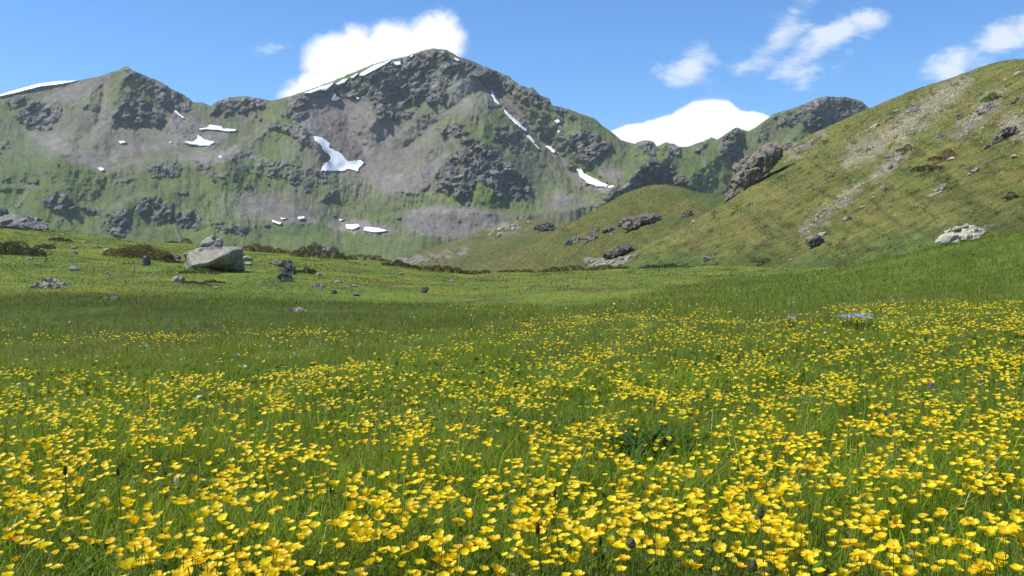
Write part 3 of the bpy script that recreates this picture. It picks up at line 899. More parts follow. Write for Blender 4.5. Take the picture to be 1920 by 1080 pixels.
# ------------------------------------------------------------------ snow patches (lying on the mountain, with thickness)
z1 = lambda pts: [(x / 3, 60 + y / 3) for x, y in pts]
z2 = lambda pts: [(540 + x / 3, 60 + y / 3) for x, y in pts]
SNOW = [
    ([(-60, 190), (0, 177), (40, 165), (75, 156), (110, 152), (147, 151), (120, 157), (75, 163), (40, 172), (0, 181), (-60, 195)], 'long snow band along the left mountain skyline'),
    ([(568, 175), (600, 163), (627, 154), (620, 162), (611, 170), (600, 169), (582, 175)], 'lowest snow strip on the main ridge below the white cloud'),
    ([(629, 157), (645, 148), (653, 147), (646, 155), (633, 160)], 'short snow strip in the middle of the main ridge line'),
    ([(656, 145), (668, 138), (672, 138), (663, 146)], 'tiny snow strip between two longer strips on the main ridge'),
    ([(675, 138), (700, 123), (733, 112.5), (734, 114), (706, 130), (682, 142), (674, 142)], 'longest snow strip on the main ridge just below the summit'),
    ([(738, 116), (750, 115), (752, 121), (742, 123)], 'small square snow patch under the summit ridge'),
    ([(768, 105), (777, 102), (772, 107)], 'tiny snow fleck on the ridge left of the summit'),
    ([(853, 107.5), (862, 112), (859, 115), (854, 113)], 'tiny snow fleck on the ridge right of the summit'),
    ([(622, 185), (629, 176), (631, 181), (639, 184), (630, 189), (622, 188)], 'small triangular snow patch under the ridge rocks'),
    ([(666, 181), (675, 184), (670, 187)], 'tiny snow fleck at the top of the big scree slope'),
    (z2([(148, 585), (190, 592), (235, 625), (235, 650), (300, 685), (340, 730), (400, 720), (432, 735), (400, 765), (395, 783), (340, 770), (310, 783), (185, 782), (195, 755), (240, 715), (240, 700), (200, 665), (185, 640), (150, 605)]), 'biggest snowfield at the foot of the main scree slope'),
    (z2([(1140, 325), (1155, 335), (1165, 365), (1195, 415), (1185, 412), (1155, 380), (1145, 350)]), 'uppermost snow strip in the long right gully'),
    (z2([(1208, 428), (1240, 455), (1290, 500), (1345, 552), (1335, 560), (1285, 520), (1240, 478)]), 'long thin snow strip in the middle of the right gully'),
    (z2([(1343, 580), (1365, 585), (1392, 622), (1385, 628), (1350, 595)]), 'small snow streak below the thin gully strip'),
    (z2([(1383, 630), (1397, 632), (1422, 662), (1405, 656)]), 'smallest snow streak at the lower end of the gully strips'),
    (z2([(1447, 640), (1475, 640), (1505, 672), (1500, 682), (1460, 657)]), 'leaf shaped snow patch beside the right gully'),
    (z2([(1497, 500), (1520, 490), (1532, 505), (1515, 515)]), 'small snow patch high on the right shoulder'),
    (z2([(1513, 555), (1531, 555), (1525, 571)]), 'tiny snow fleck below the shoulder patch'),
    (z2([(1620, 770), (1650, 768), (1665, 795), (1730, 830), (1800, 860), (1795, 870), (1740, 868), (1690, 852), (1640, 810)]), 'snow wedge at the bottom of the right gully below the cliff'),
    (z2([(1800, 866), (1833, 862), (1830, 873), (1805, 879)]), 'tiny snow patch just right of the gully wedge'),
    (z1([(975, 442), (992, 443), (1040, 485), (1028, 485)]), 'slanting snow sliver under the left peak cliffs'),
    (z1([(1120, 543), (1165, 538), (1180, 520), (1245, 530), (1255, 545), (1280, 543), (1335, 548), (1325, 558), (1280, 560), (1230, 552), (1200, 551), (1165, 547), (1130, 551)]), 'wavy snow band in the left cirque'),
    (z1([(1033, 615), (1085, 615), (1110, 600), (1115, 578), (1135, 590), (1150, 605), (1212, 618), (1180, 640), (1120, 638), (1060, 630)]), 'peaked snow patch below the wavy band in the left cirque'),
    (z1([(666, 613), (695, 612), (713, 622), (680, 629)]), 'small oval snow patch under the left peak'),
    (z1([(552, 763), (575, 762), (589, 775), (570, 783)]), 'small snow patch lowest on the left slopes'),
    (z1([(1226, 697), (1252, 697), (1240, 708)]), 'tiny snow fleck between the cirque and the rock band'),
    (z1([(953, 617), (969, 620), (958, 627)]), 'tiny snow fleck left of the peaked cirque patch'),
    ([(510, 412), (529, 418), (525, 421), (511, 416)], 'thin snow strip at the valley foot, left end'),
    ([(526, 407.5), (538, 409.5), (528, 411.5)], 'tiny snow fleck above the thin valley strip'),
    ([(558, 406.5), (570, 405.5), (573, 410), (560, 411.5)], 'small round snow patch on the valley scree'),
    ([(636, 410.5), (646, 412), (638, 414.5)], 'tiny snow fleck above the two valley patches'),
    ([(648, 421), (660, 420.5), (672, 419.5), (675, 425), (668, 428), (660, 431), (650, 428)], 'left of the two bigger snow patches on the valley floor'),
    ([(684, 425), (710, 427), (727, 433), (705, 436), (690, 434), (681, 431.5)], 'flat snow patch on the valley floor, right of its neighbour')]
Dm_soft = blur(Dm, 30)
for poly, label in SNOW:
    pts = []
    n = len(poly)
    for i in range(n):
        a, b = np.array(poly[i]), np.array(poly[(i + 1) % n])
        m_ = max(1, int(np.hypot(*(b - a)) / 2.2))
        for j in range(m_):
            pts.append(a + (b - a) * j / m_)
    pts = np.array(pts)
    jit = rng.normal(0, .5, pts.shape)
    ridge_ = 'ridge' in label or 'skyline' in label
    if min(np.ptp(pts[:, 0]), np.ptp(pts[:, 1])) < 14 or ridge_:
        jit *= .25
    pts = pts + jit
    xs, ys = pts[:, 0], pts[:, 1]
    gx, gy = np.meshgrid(np.arange(xs.min() + 1, xs.max(), 2.2), np.arange(ys.min() + 1, ys.max(), 2.0))
    gx, gy = gx.ravel() + rng.uniform(-.3, .3, gx.size), gy.ravel() + rng.uniform(-.3, .3, gx.size)
    keep = inpoly(gx, gy, [tuple(p) for p in pts])
    if keep.any():
        ip = np.stack([gx[keep], gy[keep]], 1)
        dmin = np.sqrt(((ip[:, None] - pts[None]) ** 2).sum(-1)).min(1)
        ip = ip[dmin > .8]
    else:
        ip = np.zeros((0, 2))
    allp = np.concatenate([pts, ip])
    nb = len(pts)
    vo, _, fo, *_ = geometry.delaunay_2d_cdt([Vector(p) for p in allp], [], [list(range(nb))], 1, 1e-4)
    v2 = np.array([(p.x, p.y) for p in vo])
    dm = bilin(Dm_soft, (v2[:, 1] - mr[0]) / ST, (v2[:, 0] - mc[0]) / ST)
    skl = np.interp(v2[:, 0], mc, msk)
    ttt = np.clip((skl + 7 - v2[:, 1]) / 7, 0, 1)
    top = P(v2[:, 0], v2[:, 1], dm + 14 * ttt ** 2 - (9.0 if ridge_ else 5.0))
    rim = P(v2[:, 0], v2[:, 1], dm + 14 * ttt ** 2 + 8.0)
    tri = [list(f) for f in fo]
    ed = {}
    for f in tri:
        for a, b in zip(f, f[1:] + f[:1]):
            ed[(a, b)] = ed.get((a, b), 0) + 1
    be = [(a, b) for (a, b) in ed if (b, a) not in ed]
    nv = len(v2)
    skirt = [(b, a, a + nv, b + nv) for a, b in be]
    o0 = top.mean(0)
    me = np_mesh('snow_patch', np.concatenate([top, rim]) - o0, [np.array(tri), np.array(skirt)], True, None, [snow_mt])
    tag(add('snow_patch', me, loc=o0), label, 'snow patch', 'snow patches on the mountain')

# ------------------------------------------------------------------ rocks
def where(c, r, on):
    """distance of the named surface at a pixel"""
    if on == 'g':
        d = ground_hit(c, r)[0]
        if np.isnan(d):
            d = 60.0
        return float(d)
    return float({'h': hill, 'm': mid, 'f': far}[on].d_at(c, r)) if on != 'M' else float(mtn_depth(c, r))


def finish_rock(name, bm, mat, loc, amp, size, seed, label, cat, group, sharp=35):
    for v in bm.verts:
        p = v.co / size
        q = mathutils.noise.fractal(p * 2.2 + Vector((seed * 3.1, 0, 0)), .55, 2.1, 6) * .65
        w_ = p + .12 * mathutils.noise.noise_vector(p * 4)
        q2 = (mathutils.noise.cell(Vector((w_.x * 3.2 + seed, w_.y * 3.2, w_.z * 5.5))) - .5) * .55 + (mathutils.noise.cell(Vector((w_.x * 7 + seed, w_.y * 7, w_.z * 10))) - .5) * .3
        v.co += v.normal * (q + q2) * amp * size
    bm.normal_update()
    me = bpy.data.meshes.new(name)
    bm.to_mesh(me)
    bm.free()
    me.polygons.foreach_set('use_smooth', [True] * len(me.polygons))
    me.set_sharp_from_angle(angle=math.radians(sharp))
    me.materials.append(M_rock[mat])
    return tag(add(name, me, loc=loc), label, cat, group)


def hull_rock(name, pts, on, anchor, mat, label, amp=.05, cuts=5, cat='boulder', group=None, seed=1, dd=0.0):
    """rock from measured corner points (px, py, depth in px towards +, away) at the distance of its foot"""
    d = where(anchor[0], anchor[1], on) + dd
    s = d / F
    base = P(anchor[0], anchor[1], d)
    bm = bmesh.new()
    for (x, y, z) in pts:
        k = 1 + z * s / d                       # keeps each corner in its measured direction
        q = P(x, y, d * k)
        bm.verts.new(Vector(q - base))
    bmesh.ops.convex_hull(bm, input=bm.verts[:])
    bmesh.ops.delete(bm, geom=[v for v in bm.verts if not v.link_faces], context='VERTS')
    bmesh.ops.bevel(bm, geom=bm.edges[:], offset=.02 * max(v.co.length for v in bm.verts), segments=1, affect='EDGES', profile=.6)
    bmesh.ops.triangulate(bm, faces=bm.faces[:])
    size = max(v.co.length for v in bm.verts)
    for _ in range(cuts):
        long = [e for e in bm.edges if e.calc_length() > size * .055]
        if not long:
            break
        bmesh.ops.subdivide_edges(bm, edges=long, cuts=1)
        bmesh.ops.triangulate(bm, faces=bm.faces[:])
        if len(bm.faces) > 9000:
            break
    bmesh.ops.recalc_face_normals(bm, faces=bm.faces[:])
    bm.normal_update()
    return finish_rock(name, bm, mat, base, amp, size, seed, label, cat, group)


_rock_n = [0]


def rock_at(name, c, r, w, h, on, mat, label, cat='rock', group=None, roll=0, deep=.8, sub=3, facets=12, amp=.1, sink=.3, sharp=28, d=None):
    """faceted stone: c = middle, r = foot, w x h in px as seen"""
    _rock_n[0] += 1
    sd_ = _rock_n[0]
    rg = np.random.default_rng(500 + sd_)
    d = d or where(c, r, on)
    s = d / F
    bm = bmesh.new()
    bmesh.ops.create_icosphere(bm, subdivisions=sub, radius=1)
    nn = rg.normal(size=(facets, 3))
    nn /= np.linalg.norm(nn, axis=1)[:, None]
    hh = rg.uniform(.62, .98, facets)
    co = np.array([v.co for v in bm.verts])
    dots = co @ nn.T
    rr = np.where(dots > .05, hh / np.maximum(dots, .05), 9).min(1)
    rr = np.minimum(rr, 1.12)
    co = co * rr[:, None]
    lo, hi = co.min(0), co.max(0)
    co = (co - (lo + hi) / 2) / ((hi - lo) / 2)
    H = h * (1 + sink) / 2
    co *= np.array([w / 2 * s, w / 2 * s * deep, H * s])
    a = math.radians(roll)
    x, z = co[:, 0] * math.cos(a) - co[:, 2] * math.sin(a), co[:, 0] * math.sin(a) + co[:, 2] * math.cos(a)
    co[:, 0], co[:, 2] = x, z
    for v, p in zip(bm.verts, co):
        v.co = p
    bm.normal_update()
    ctr = P(c, r - h + H, d)
    return finish_rock(name, bm, mat, ctr, amp, max(w, h) * s / 2, sd_, label, cat, group, sharp)


zb = lambda l, dx=320, dy=420, k=6: [(dx + x / k, dy + y / k, z) for x, y, z in l]
# the big boulder and the slab on its back
hull_rock('boulder', zb([(138, 318, 20), (225, 472, -14), (400, 449, -32), (520, 394, -32), (690, 300, -14), (745, 258, 8), (802, 266, 30), (262, 268, 60), (580, 240, 80), (700, 238, 70), (800, 275, 70),
                         (560, 548, 24), (824, 545, 46), (400, 548, 8), (245, 540, 12), (150, 540, 60), (225, 545, 80), (835, 540, 80), (812, 300, 20)]), 'g', (408, 508), 'boulder',
          'big pale boulder with a dark overhang standing on the turf slope', .035, 6, seed=3)
hull_rock('boulder', zb([(262, 262, 18), (300, 215, 20), (415, 155, 24), (535, 118, 30), (575, 140, 40), (598, 205, 40), (585, 250, 20), (500, 262, 8), (480, 205, 8), (300, 275, 40), (590, 262, 70), (400, 170, 60)]), 'g', (395, 508), 'boulder',
          'pale pointed slab leaning behind the big boulder on the slope', .05, 5, seed=5, dd=.9)
hull_rock('rock', [(0 - 60, 440, 40), (0 - 60, 408, 60), (5, 404, 20), (30, 403, 20), (70, 408, 16), (85, 414, 14), (98, 426, 10), (98, 434, 8), (60, 432, -6), (10, 422, -10), (-60, 424, -10), (0, 404, 70), (80, 410, 70)], 'g', (20, 428), 'grey',
          'flat layered grey ledge on the crest at the left edge', .06, 6, 'rock', seed=8)
hull_rock('rock', [(-40, 405, 10), (-40, 372, 20), (-10, 374, 16), (4, 384, 8), (14, 396, 6), (18, 406, 8), (-10, 410, 0), (-40, 372, 60), (16, 404, 50)], 'g', (0, 420), 'grey', 'grey rock tip rising behind the flat ledge at the left edge', .05, 4, 'rock', seed=9, dd=6.0)
hull_rock('rock', [(52, 541, 0), (62, 530, 4), (80, 519, 10), (95, 519, 14), (118, 529, 12), (128, 540, 4), (100, 542, -4), (70, 543, -4), (60, 540, 40), (125, 540, 40), (90, 521, 34)], 'g', (90, 541), 'pale', 'low cracked pinkish rock lying in the turf at the far left', .12, 5, 'rock', seed=12)
hull_rock('rock', [(186, 565, 0), (190, 558, 0), (203, 553, 4), (217, 551, 10), (224, 559, 6), (214, 564, -3), (190, 566, 10), (222, 563, 24)], 'g', (204, 561), 'grey', 'flat grey stone sticking out of the dark grass bank', .07, 4, 'rock', seed=13)
hull_rock('rock', [(540, 585, 0), (546, 576, 0), (560, 574, 6), (575, 578, 6), (580, 586, 2), (560, 588, -4), (545, 584, 20), (576, 584, 20)], 'g', (560, 584), 'pale', 'half buried pinkish stone in the dark grass bank', .06, 4, 'rock', seed=14)
hull_rock('rock', [(304, 492, 0), (304, 480, 4), (318, 477, 8), (335, 476, 10), (341, 482, 6), (340, 491, 2), (322, 493, -4), (310, 480, 30), (338, 478, 30)], 'g', (322, 491), 'brown', 'low tan rock touching the big boulder on its left', .06, 4, 'rock', seed=15)
rock_at('rock', 274, 498, 17, 19, 'g', 'dark', 'upright dark stone left of the big boulder', amp=.12, sub=4)
rock_at('rock', 334, 528, 25, 11, 'g', 'pale', 'whitish stone in the turf below the big boulder', amp=.12, sub=4)
rock_at('rock', 465, 489, 18, 10, 'g', 'pale', 'small rounded pale rock just right of the big boulder', sub=3)
rock_at('rock', 466, 498, 16, 8, 'g', 'pale', 'lower small pale rock at the right foot of the big boulder', sub=3)
hull_rock('rock', [(502, 494, 0), (515, 488, 0), (535, 486, 6), (548, 487, 6), (550, 500, 2), (535, 502, -4), (515, 499, -6), (520, 490, 30), (548, 496, 30)], 'g', (528, 502), 'brown', 'uppermost dark brown slab of the pile right of the boulder', .08, 4, 'rock', seed=17, dd=.3)
hull_rock('rock', [(520, 505, 0), (530, 501, 4), (552, 498, 10), (558, 514, 6), (545, 518, 0), (528, 512, -4), (555, 510, 30)], 'g', (540, 515), 'dark', 'dark rock in the middle of the pile right of the boulder', .08, 4, 'rock', seed=18)
hull_rock('rock', [(516, 518, 0), (526, 512, 0), (545, 514, 4), (551, 522, 2), (550, 528, -3), (535, 529, -5), (520, 525, -3), (545, 516, 26), (520, 516, 20)], 'g', (535, 528), 'dark', 'lowest dark blocky rock of the pile right of the boulder', .08, 4, 'rock', seed=19)
hull_rock('rock', [(582, 536, 0), (590, 531, 2), (600, 532, 8), (609, 536, 6), (612, 543, 0), (600, 542, -4), (590, 538, -4), (608, 536, 20)], 'g', (598, 542), 'grey', 'flat topped grey stone with a dark end on the turf', .08, 4, 'rock', seed=20)
rock_at('rock', 626, 551, 13, 8, 'g', 'dark', 'little dark rock right of the flat topped stone', sub=3)
rock_at('rock', 797, 549, 15, 12, 'g', 'dark', 'lone dark rock on the open green turf', amp=.14, sub=4)
rock_at('rock', 870, 553, 6, 5, 'g', 'pale', 'tiny white stone right of the lone dark rock', sub=2)
rock_at('rock', 988, 543, 15, 5, 'g', 'pale', 'flat white stone on the turf below the knoll', sub=3)
rock_at('rock', 665, 538, 26, 5, 'g', 'pale', 'long flat pale stone on the turf slope', deep=.4, roll=-12, sub=3)
rock_at('rock', 669, 555, 15, 6, 'g', 'grey', 'thin grey stone at the top of the dark grass', roll=-8, sub=3)
rock_at('rock', 598, 517, 13, 6, 'g', 'pale', 'pale flat stone beside the shrubs above the pile', sub=3)
rock_at('rock', 635, 530, 18, 4, 'g', 'pale', 'thin pale stone strip right of the pale flat stone', roll=-6, sub=3)
rock_at('rock', 752, 515, 12, 4, 'g', 'pale', 'pale flat stone under the dark shrub', sub=3)
rock_at('rock', 848, 529, 14, 4, 'g', 'grey', 'thin dark edged slab on the turf near the shrubs', roll=-12, sub=3)
rock_at('rock', 77, 474, 18, 9, 'g', 'pale', 'pale stone below the leftmost dark shrub', sub=3)
rock_at('rock', 137, 466, 18, 5, 'g', 'pale', 'white flat stone in the rubble on the left slope', sub=3)
rock_at('rock', 141, 475, 12, 4, 'g', 'pale', 'small white stone below the white flat stone', sub=3)
rock_at('rock', 157, 455, 16, 4, 'g', 'pale', 'thin white slab near the left crest', roll=-6, sub=3)
rock_at('rock', 203, 471, 20, 6, 'g', 'pale', 'pale stone with a dark edge below the brown shrub', sub=3)
rock_at('rock', 143, 507, 30, 8, 'g', 'grey', 'low broad grey stone in the turf left of centre slope', roll=-10, sub=3)
rock_at('rock', 56, 487, 14, 6, 'g', 'pale', 'small pinkish stone on the left slope', sub=3)
rock_at('rock', 208, 522, 12, 5, 'g', 'pale', 'small pale stone right of the cracked pinkish rock', sub=3)
rock_at('rock', 99, 509, 8, 4, 'g', 'pale', 'tiny pale stone above the cracked pinkish rock', sub=2)
# rubble of flat stones along the left crest
for k_ in range(26):
    t_ = rng.random()
    c_ = 100 + 105 * t_ + rng.normal(0, 5)
    r_ = 436 + 16 * t_ + rng.normal(0, 2.5) + 4
    rock_at('stone', c_, r_, rng.uniform(5, 14), rng.uniform(2.5, 4.5), 'g', 'pale', 'small flat pale stone in the rubble along the left crest', 'stone', 'rubble stones along the left crest', roll=rng.uniform(-10, 4), sub=2, d=rng.uniform(50, 58))
for k_ in range(22):
    c_ = rng.uniform(40, 700)
    r_ = rng.uniform(np.interp(c_, [0, 200, 340, 640, 750], [470, 490, 500, 515, 535]), 541)
    rock_at('stone', c_, r_, rng.uniform(4, 9), rng.uniform(2, 4), 'g', rng.choice(['pale', 'grey', 'pale']), 'small stone scattered in the turf of the left slope', 'stone', 'small stones in the left turf slope', sub=2)

# hillside rocks
zh = lambda l: [(1340 + x / 6, 240 + y / 6, z) for x, y, z in l]
hull_rock('crag', zh([(140, 770, 4), (150, 620, 6), (200, 450, 10), (330, 300, 14), (440, 235, 18), (580, 185, 24), (720, 160, 26), (785, 180, 14), (800, 250, 4), (730, 340, -8), (560, 530, -12), (440, 640, -10), (260, 745, -6), (160, 800, 0),
                      (330, 420, -16), (560, 300, -18), (700, 240, -10), (250, 600, -14), (450, 500, -18), (300, 400, 60), (700, 200, 70), (180, 700, 50), (760, 330, 40)]), 'h', (1425, 340), 'crag',
          'large dark mossy crag jutting from the left flank of the hillside', .10, 6, 'crag', seed=21)
zr_ = lambda l: [(1340 + x / 6, 240 + y / 6, z) for x, y, z in l]
hull_rock('rock', zr_([(905, 300, 0), (930, 230, 2), (1010, 150, 8), (1065, 135, 10), (1075, 165, 6), (1010, 240, 0), (950, 280, -4), (1060, 150, 24), (910, 300, 16)]), 'h', (1500, 288), 'grey', 'tilted pale grey slab just right of the dark crag', .04, 4, 'rock', seed=22)
hull_rock('rock', zr_([(885, 200, 4), (900, 165, 4), (935, 150, 8), (950, 165, 6), (920, 215, 0), (930, 180, 20)]), 'h', (1490, 272), 'pale', 'small pale block between the crag and the tilted slab', .05, 4, 'rock', seed=23)
hull_rock('rock', zr_([(780, 215, 4), (790, 170, 6), (850, 160, 10), (885, 180, 8), (870, 215, 0), (810, 270, -2), (860, 190, 20)]), 'h', (1478, 280), 'brown', 'brown rock against the upper end of the crag', .07, 4, 'rock', seed=24)
hull_rock('rock', zr_([(770, 390, 0), (800, 355, 2), (845, 345, 6), (850, 365, 2), (800, 395, -2), (830, 360, 14)]), 'h', (1474, 304), 'pale', 'small white rock below the crag in the grass', .05, 4, 'rock', seed=25)
zt = lambda l: [(1600 + x / 6, 100 + y / 6, z) for x, y, z in l]
hull_rock('rock', zt([(580, 665, 0), (620, 620, 2), (690, 580, 6), (735, 585, 6), (738, 610, 2), (690, 650, -3), (610, 672, -3), (725, 600, 24), (600, 660, 16)]), 'h', (1710, 212), 'grey', 'grey slab high on the hillside near the skyline', .05, 4, 'rock', seed=26)
rock_at('rock', 1681, 211, 11, 6, 'h', 'grey', 'small dark edged rock left of the grey skyline slab', sub=3, roll=25)
rock_at('rock', 1684, 214, 7, 4, 'h', 'pale', 'small pale rock under the dark edged rock', sub=3, roll=25)
rock_at('rock', 1668, 224, 18, 6, 'h', 'dark', 'dark thin rock on the line of stones below the skyline', sub=3, roll=32)
rock_at('rock', 1640, 239, 22, 6, 'h', 'pale', 'pale thin slab on the line of stones below the skyline', sub=3, roll=32)
rock_at('rock', 1626, 247, 11, 4, 'h', 'pale', 'lowest pale stone on the line of stones below the skyline', sub=3, roll=32)
rock_at('rock', 1806, 157, 10, 5, 'h', 'pale', 'pale stone high on the hillside under the skyline', sub=3, roll=25)
rock_at('rock', 1906, 141, 18, 6, 'h', 'pale', 'pale stone at the upper right edge of the hillside', sub=3, roll=25)
rock_at('rock', 1886, 150, 10, 4, 'h', 'pale', 'small pale stone left of the upper right edge stone', sub=3, roll=25)
hull_rock('rock', zt([(1175, 885, 0), (1215, 810, 0), (1300, 710, 4), (1440, 590, 8), (1500, 535, 10), (1520, 555, 6), (1430, 660, -2), (1320, 770, -4), (1260, 850, -4), (1480, 560, 26), (1200, 870, 16)]), 'h', (1822, 225), 'pale', 'long pale rock rib running up the stony patch', .08, 5, 'rock', seed=28)
hull_rock('rock', zt([(1440, 660, 0), (1500, 560, 4), (1580, 560, 8), (1630, 600, 8), (1590, 640, 0), (1500, 670, -3), (1560, 580, 20)]), 'h', (1855, 207), 'pale', 'pale block at the upper end of the rock rib', .1, 4, 'rock', seed=29)
hull_rock('rock', zt([(1150, 720, 0), (1160, 690, 2), (1220, 680, 8), (1240, 710, 4), (1200, 770, -3), (1160, 770, -2), (1220, 700, 18)]), 'h', (1798, 225), 'grey', 'bluish grey rock left of the rock rib', .08, 4, 'rock', seed=30)
hull_rock('rock', zt([(900, 965, 0), (960, 900, 2), (1020, 885, 8), (1035, 905, 4), (985, 945, -2), (920, 975, -2), (1010, 895, 14)]), 'h', (1762, 258), 'grey', 'thin grey slab low in the stony patch', .05, 4, 'rock', seed=31)
hull_rock('rock', zt([(1520, 1030, 0), (1560, 950, 0), (1640, 870, 4), (1740, 810, 8), (1830, 825, 10), (1870, 850, 6), (1790, 920, -3), (1720, 960, -5), (1600, 1015, -4), (1540, 1040, -2), (1840, 840, 30), (1600, 940, 26)]), 'h', (1880, 262), 'brown', 'large reddish brown outcrop near the right edge of the hillside', .14, 6, 'rock', seed=32)
hull_rock('rock', zt([(1780, 950, 0), (1840, 870, 4), (1880, 860, 8), (1890, 885, 4), (1830, 930, -2), (1870, 870, 14)]), 'h', (1908, 252), 'brown', 'smaller brown rock right of the large brown outcrop', .1, 4, 'rock', seed=33)
hull_rock('rock', zt([(1710, 620, 0), (1720, 570, 2), (1810, 520, 8), (1860, 480, 10), (1960, 450, 12), (1960, 520, 4), (1840, 570, -2), (1740, 625, -3), (1900, 480, 28)]), 'h', (1900, 195), 'brown', 'tilted brown rock band at the right edge above the outcrop', .14, 5, 'rock', seed=34)
hull_rock('rock', zt([(1850, 800, 0), (1880, 760, 4), (1980, 730, 8), (1980, 790, 2), (1900, 815, -3), (1950, 750, 20)]), 'h', (1915, 232), 'pale', 'pale rock at the right edge just above the brown outcrop', .1, 4, 'rock', seed=35)
zl_ = lambda l: [(1600 + x / 6, 280 + y / 6, z) for x, y, z in l]
hull_rock('rock', zl_([(885, 480, 0), (930, 420, 2), (985, 385, 6), (1050, 378, 8), (1050, 400, 4), (1010, 450, -1), (930, 480, -3), (1030, 390, 18)]), 'h', (1762, 358), 'pale', 'upper greenish white slab of the pair on the lower hillside', .06, 4, 'rock', seed=36)
hull_rock('rock', zl_([(790, 535, 0), (870, 515, 0), (930, 485, 2), (1005, 455, 6), (1000, 475, 2), (930, 525, -2), (860, 550, -3), (980, 465, 16)]), 'h', (1752, 369), 'pale', 'lower tan slab of the pair on the lower hillside', .05, 4, 'rock', seed=37)
hull_rock('rock', zl_([(925, 1040, 6), (960, 975, 10), (1020, 930, 24), (1180, 900, 40), (1260, 860, 52), (1340, 842, 58), (1410, 860, 54), (1470, 900, 36), (1490, 940, 20), (1190, 960, 4), (1380, 930, 10), (1290, 990, -4), (1430, 1010, -3), (1250, 1060, -8), (1050, 1080, -8), (940, 1075, -3), (1350, 850, 90), (1000, 960, 70), (1480, 950, 70)]), 'g', (1800, 456), 'lichen',
          'broad pale rock with yellow lichen where meadow meets hillside', .055, 6, 'boulder', seed=38)
hull_rock('rock', zl_([(1400, 880, 6), (1440, 862, 6), (1570, 845, 10), (1590, 860, 8), (1480, 900, 2), (1560, 855, 24)]), 'g', (1848, 450), 'grey', 'thin flat slab beside the yellow lichened rock', .05, 4, 'rock', seed=39, dd=1.0)
rock_at('rock', 1528, 462, 38, 20, 'h', 'dark', 'dark broken rock low on the hillside', amp=.2, sub=4, roll=15)
rock_at('rock', 1541, 443, 18, 8, 'h', 'pale', 'white stone on top of the dark broken rock', sub=3, roll=25)
rock_at('rock', 1588, 413, 20, 8, 'h', 'grey', 'small flat slab with a dark underside above the broken rock', sub=3, roll=12)
rock_at('rock', 1326, 489, 20, 9, 'h', 'grey', 'bluish stone at the foot of the hillside', sub=3)
rock_at('rock', 1301, 418, 9, 6, 'h', 'pale', 'small pale stone on the flank of the hillside', sub=3)
rock_at('rock', 1658, 357, 16, 10, 'h', 'grey', 'grey stone beside the stone line on the hillside', sub=3, roll=15)
rock_at('rock', 1669, 318, 9, 15, 'h', 'grey', 'upright grey stone on the stone line of the hillside', sub=3, roll=-10)
rock_at('rock', 1686, 302, 11, 5, 'h', 'pale', 'white stone at the top of the stone line', sub=3, roll=20)
rock_at('rock', 1668, 294, 17, 4, 'h', 'pale', 'long thin white stone at the head of the stone line', sub=3, roll=18)
rock_at('rock', 1830, 322, 18, 8, 'h', 'grey', 'grey stone in the middle of the right hillside', sub=3, roll=25)
rock_at('rock', 1816, 329, 9, 4, 'h', 'pale', 'small pale stone left of the grey stone on the right hillside', sub=3, roll=20)
rock_at('rock', 1901, 297, 13, 8, 'h', 'pale', 'pale stone near the right edge halfway down the hillside', sub=3, roll=20)
rock_at('rock', 1638, 372, 9, 5, 'h', 'pale', 'tiny white stone below the grey stone', sub=2)
rock_at('rock', 1617, 390, 10, 4, 'h', 'pale', 'thin white stone low on the hillside', sub=2, roll=20)
rock_at('rock', 1482, 489, 9, 4, 'h', 'pale', 'pale stone at the foot of the stone line', sub=2)
rock_at('rock', 1467, 499, 12, 3, 'g', 'pale', 'flat pale stone at the edge of the tall meadow grass', sub=2)
rock_at('rock', 1783, 300, 16, 6, 'h', 'pale', 'pale stones under the reddish shrub', sub=3, roll=15)
rock_at('rock', 1574, 149 + 50 + 8, 8, 5, 'h', 'dark', 'dark rock poking above the hillside skyline', sub=3, d=float(hill.d_at(1646, 204)))
# knoll rocks
zk = lambda l: [(1020 + x / 6, 380 + y / 6, z) for x, y, z in l]
hull_rock('crag', zk([(800, 255, 4), (850, 210, 4), (960, 150, 8), (1080, 115, 12), (1230, 95, 16), (1300, 120, 12), (1310, 170, 4), (1270, 240, -6), (1150, 250, -12), (1000, 270, -10), (880, 295, -4), (1200, 160, -14), (1280, 150, 40), (900, 220, 40)]), 'm', (1200, 425), 'brown',
          'dark rock band across the middle of the knoll', .13, 6, 'crag', seed=41)
hull_rock('rock', zk([(640, 340, 0), (650, 305, 2), (720, 275, 6), (830, 250, 8), (860, 270, 4), (790, 315, -3), (680, 345, -3), (800, 265, 24)]), 'm', (1140, 436), 'brown', 'paler stones trailing left from the knoll rock band', .16, 5, 'rock', seed=42)
hull_rock('rock', zk([(375, 450, 0), (420, 400, 2), (540, 350, 6), (600, 335, 8), (600, 370, 4), (560, 420, -3), (430, 465, -4), (580, 350, 24)]), 'm', (1100, 455), 'brown', 'tilted brown slab low on the left side of the knoll', .07, 5, 'rock', seed=43)
hull_rock('rock', zk([(220, 475, 0), (240, 425, 2), (320, 375, 6), (420, 380, 8), (400, 425, 0), (300, 460, -4), (240, 485, -3), (390, 390, 24)]), 'm', (1072, 458), 'grey', 'broken grey slabs left of the tilted brown slab', .15, 5, 'rock', seed=44)
hull_rock('rock', zk([(470, 350, 2), (560, 320, 6), (625, 285, 8), (635, 300, 5), (560, 345, -2), (490, 365, -2), (610, 300, 20)]), 'm', (1112, 437), 'dark', 'thin dark slab above the tilted brown slab', .07, 4, 'rock', seed=45)
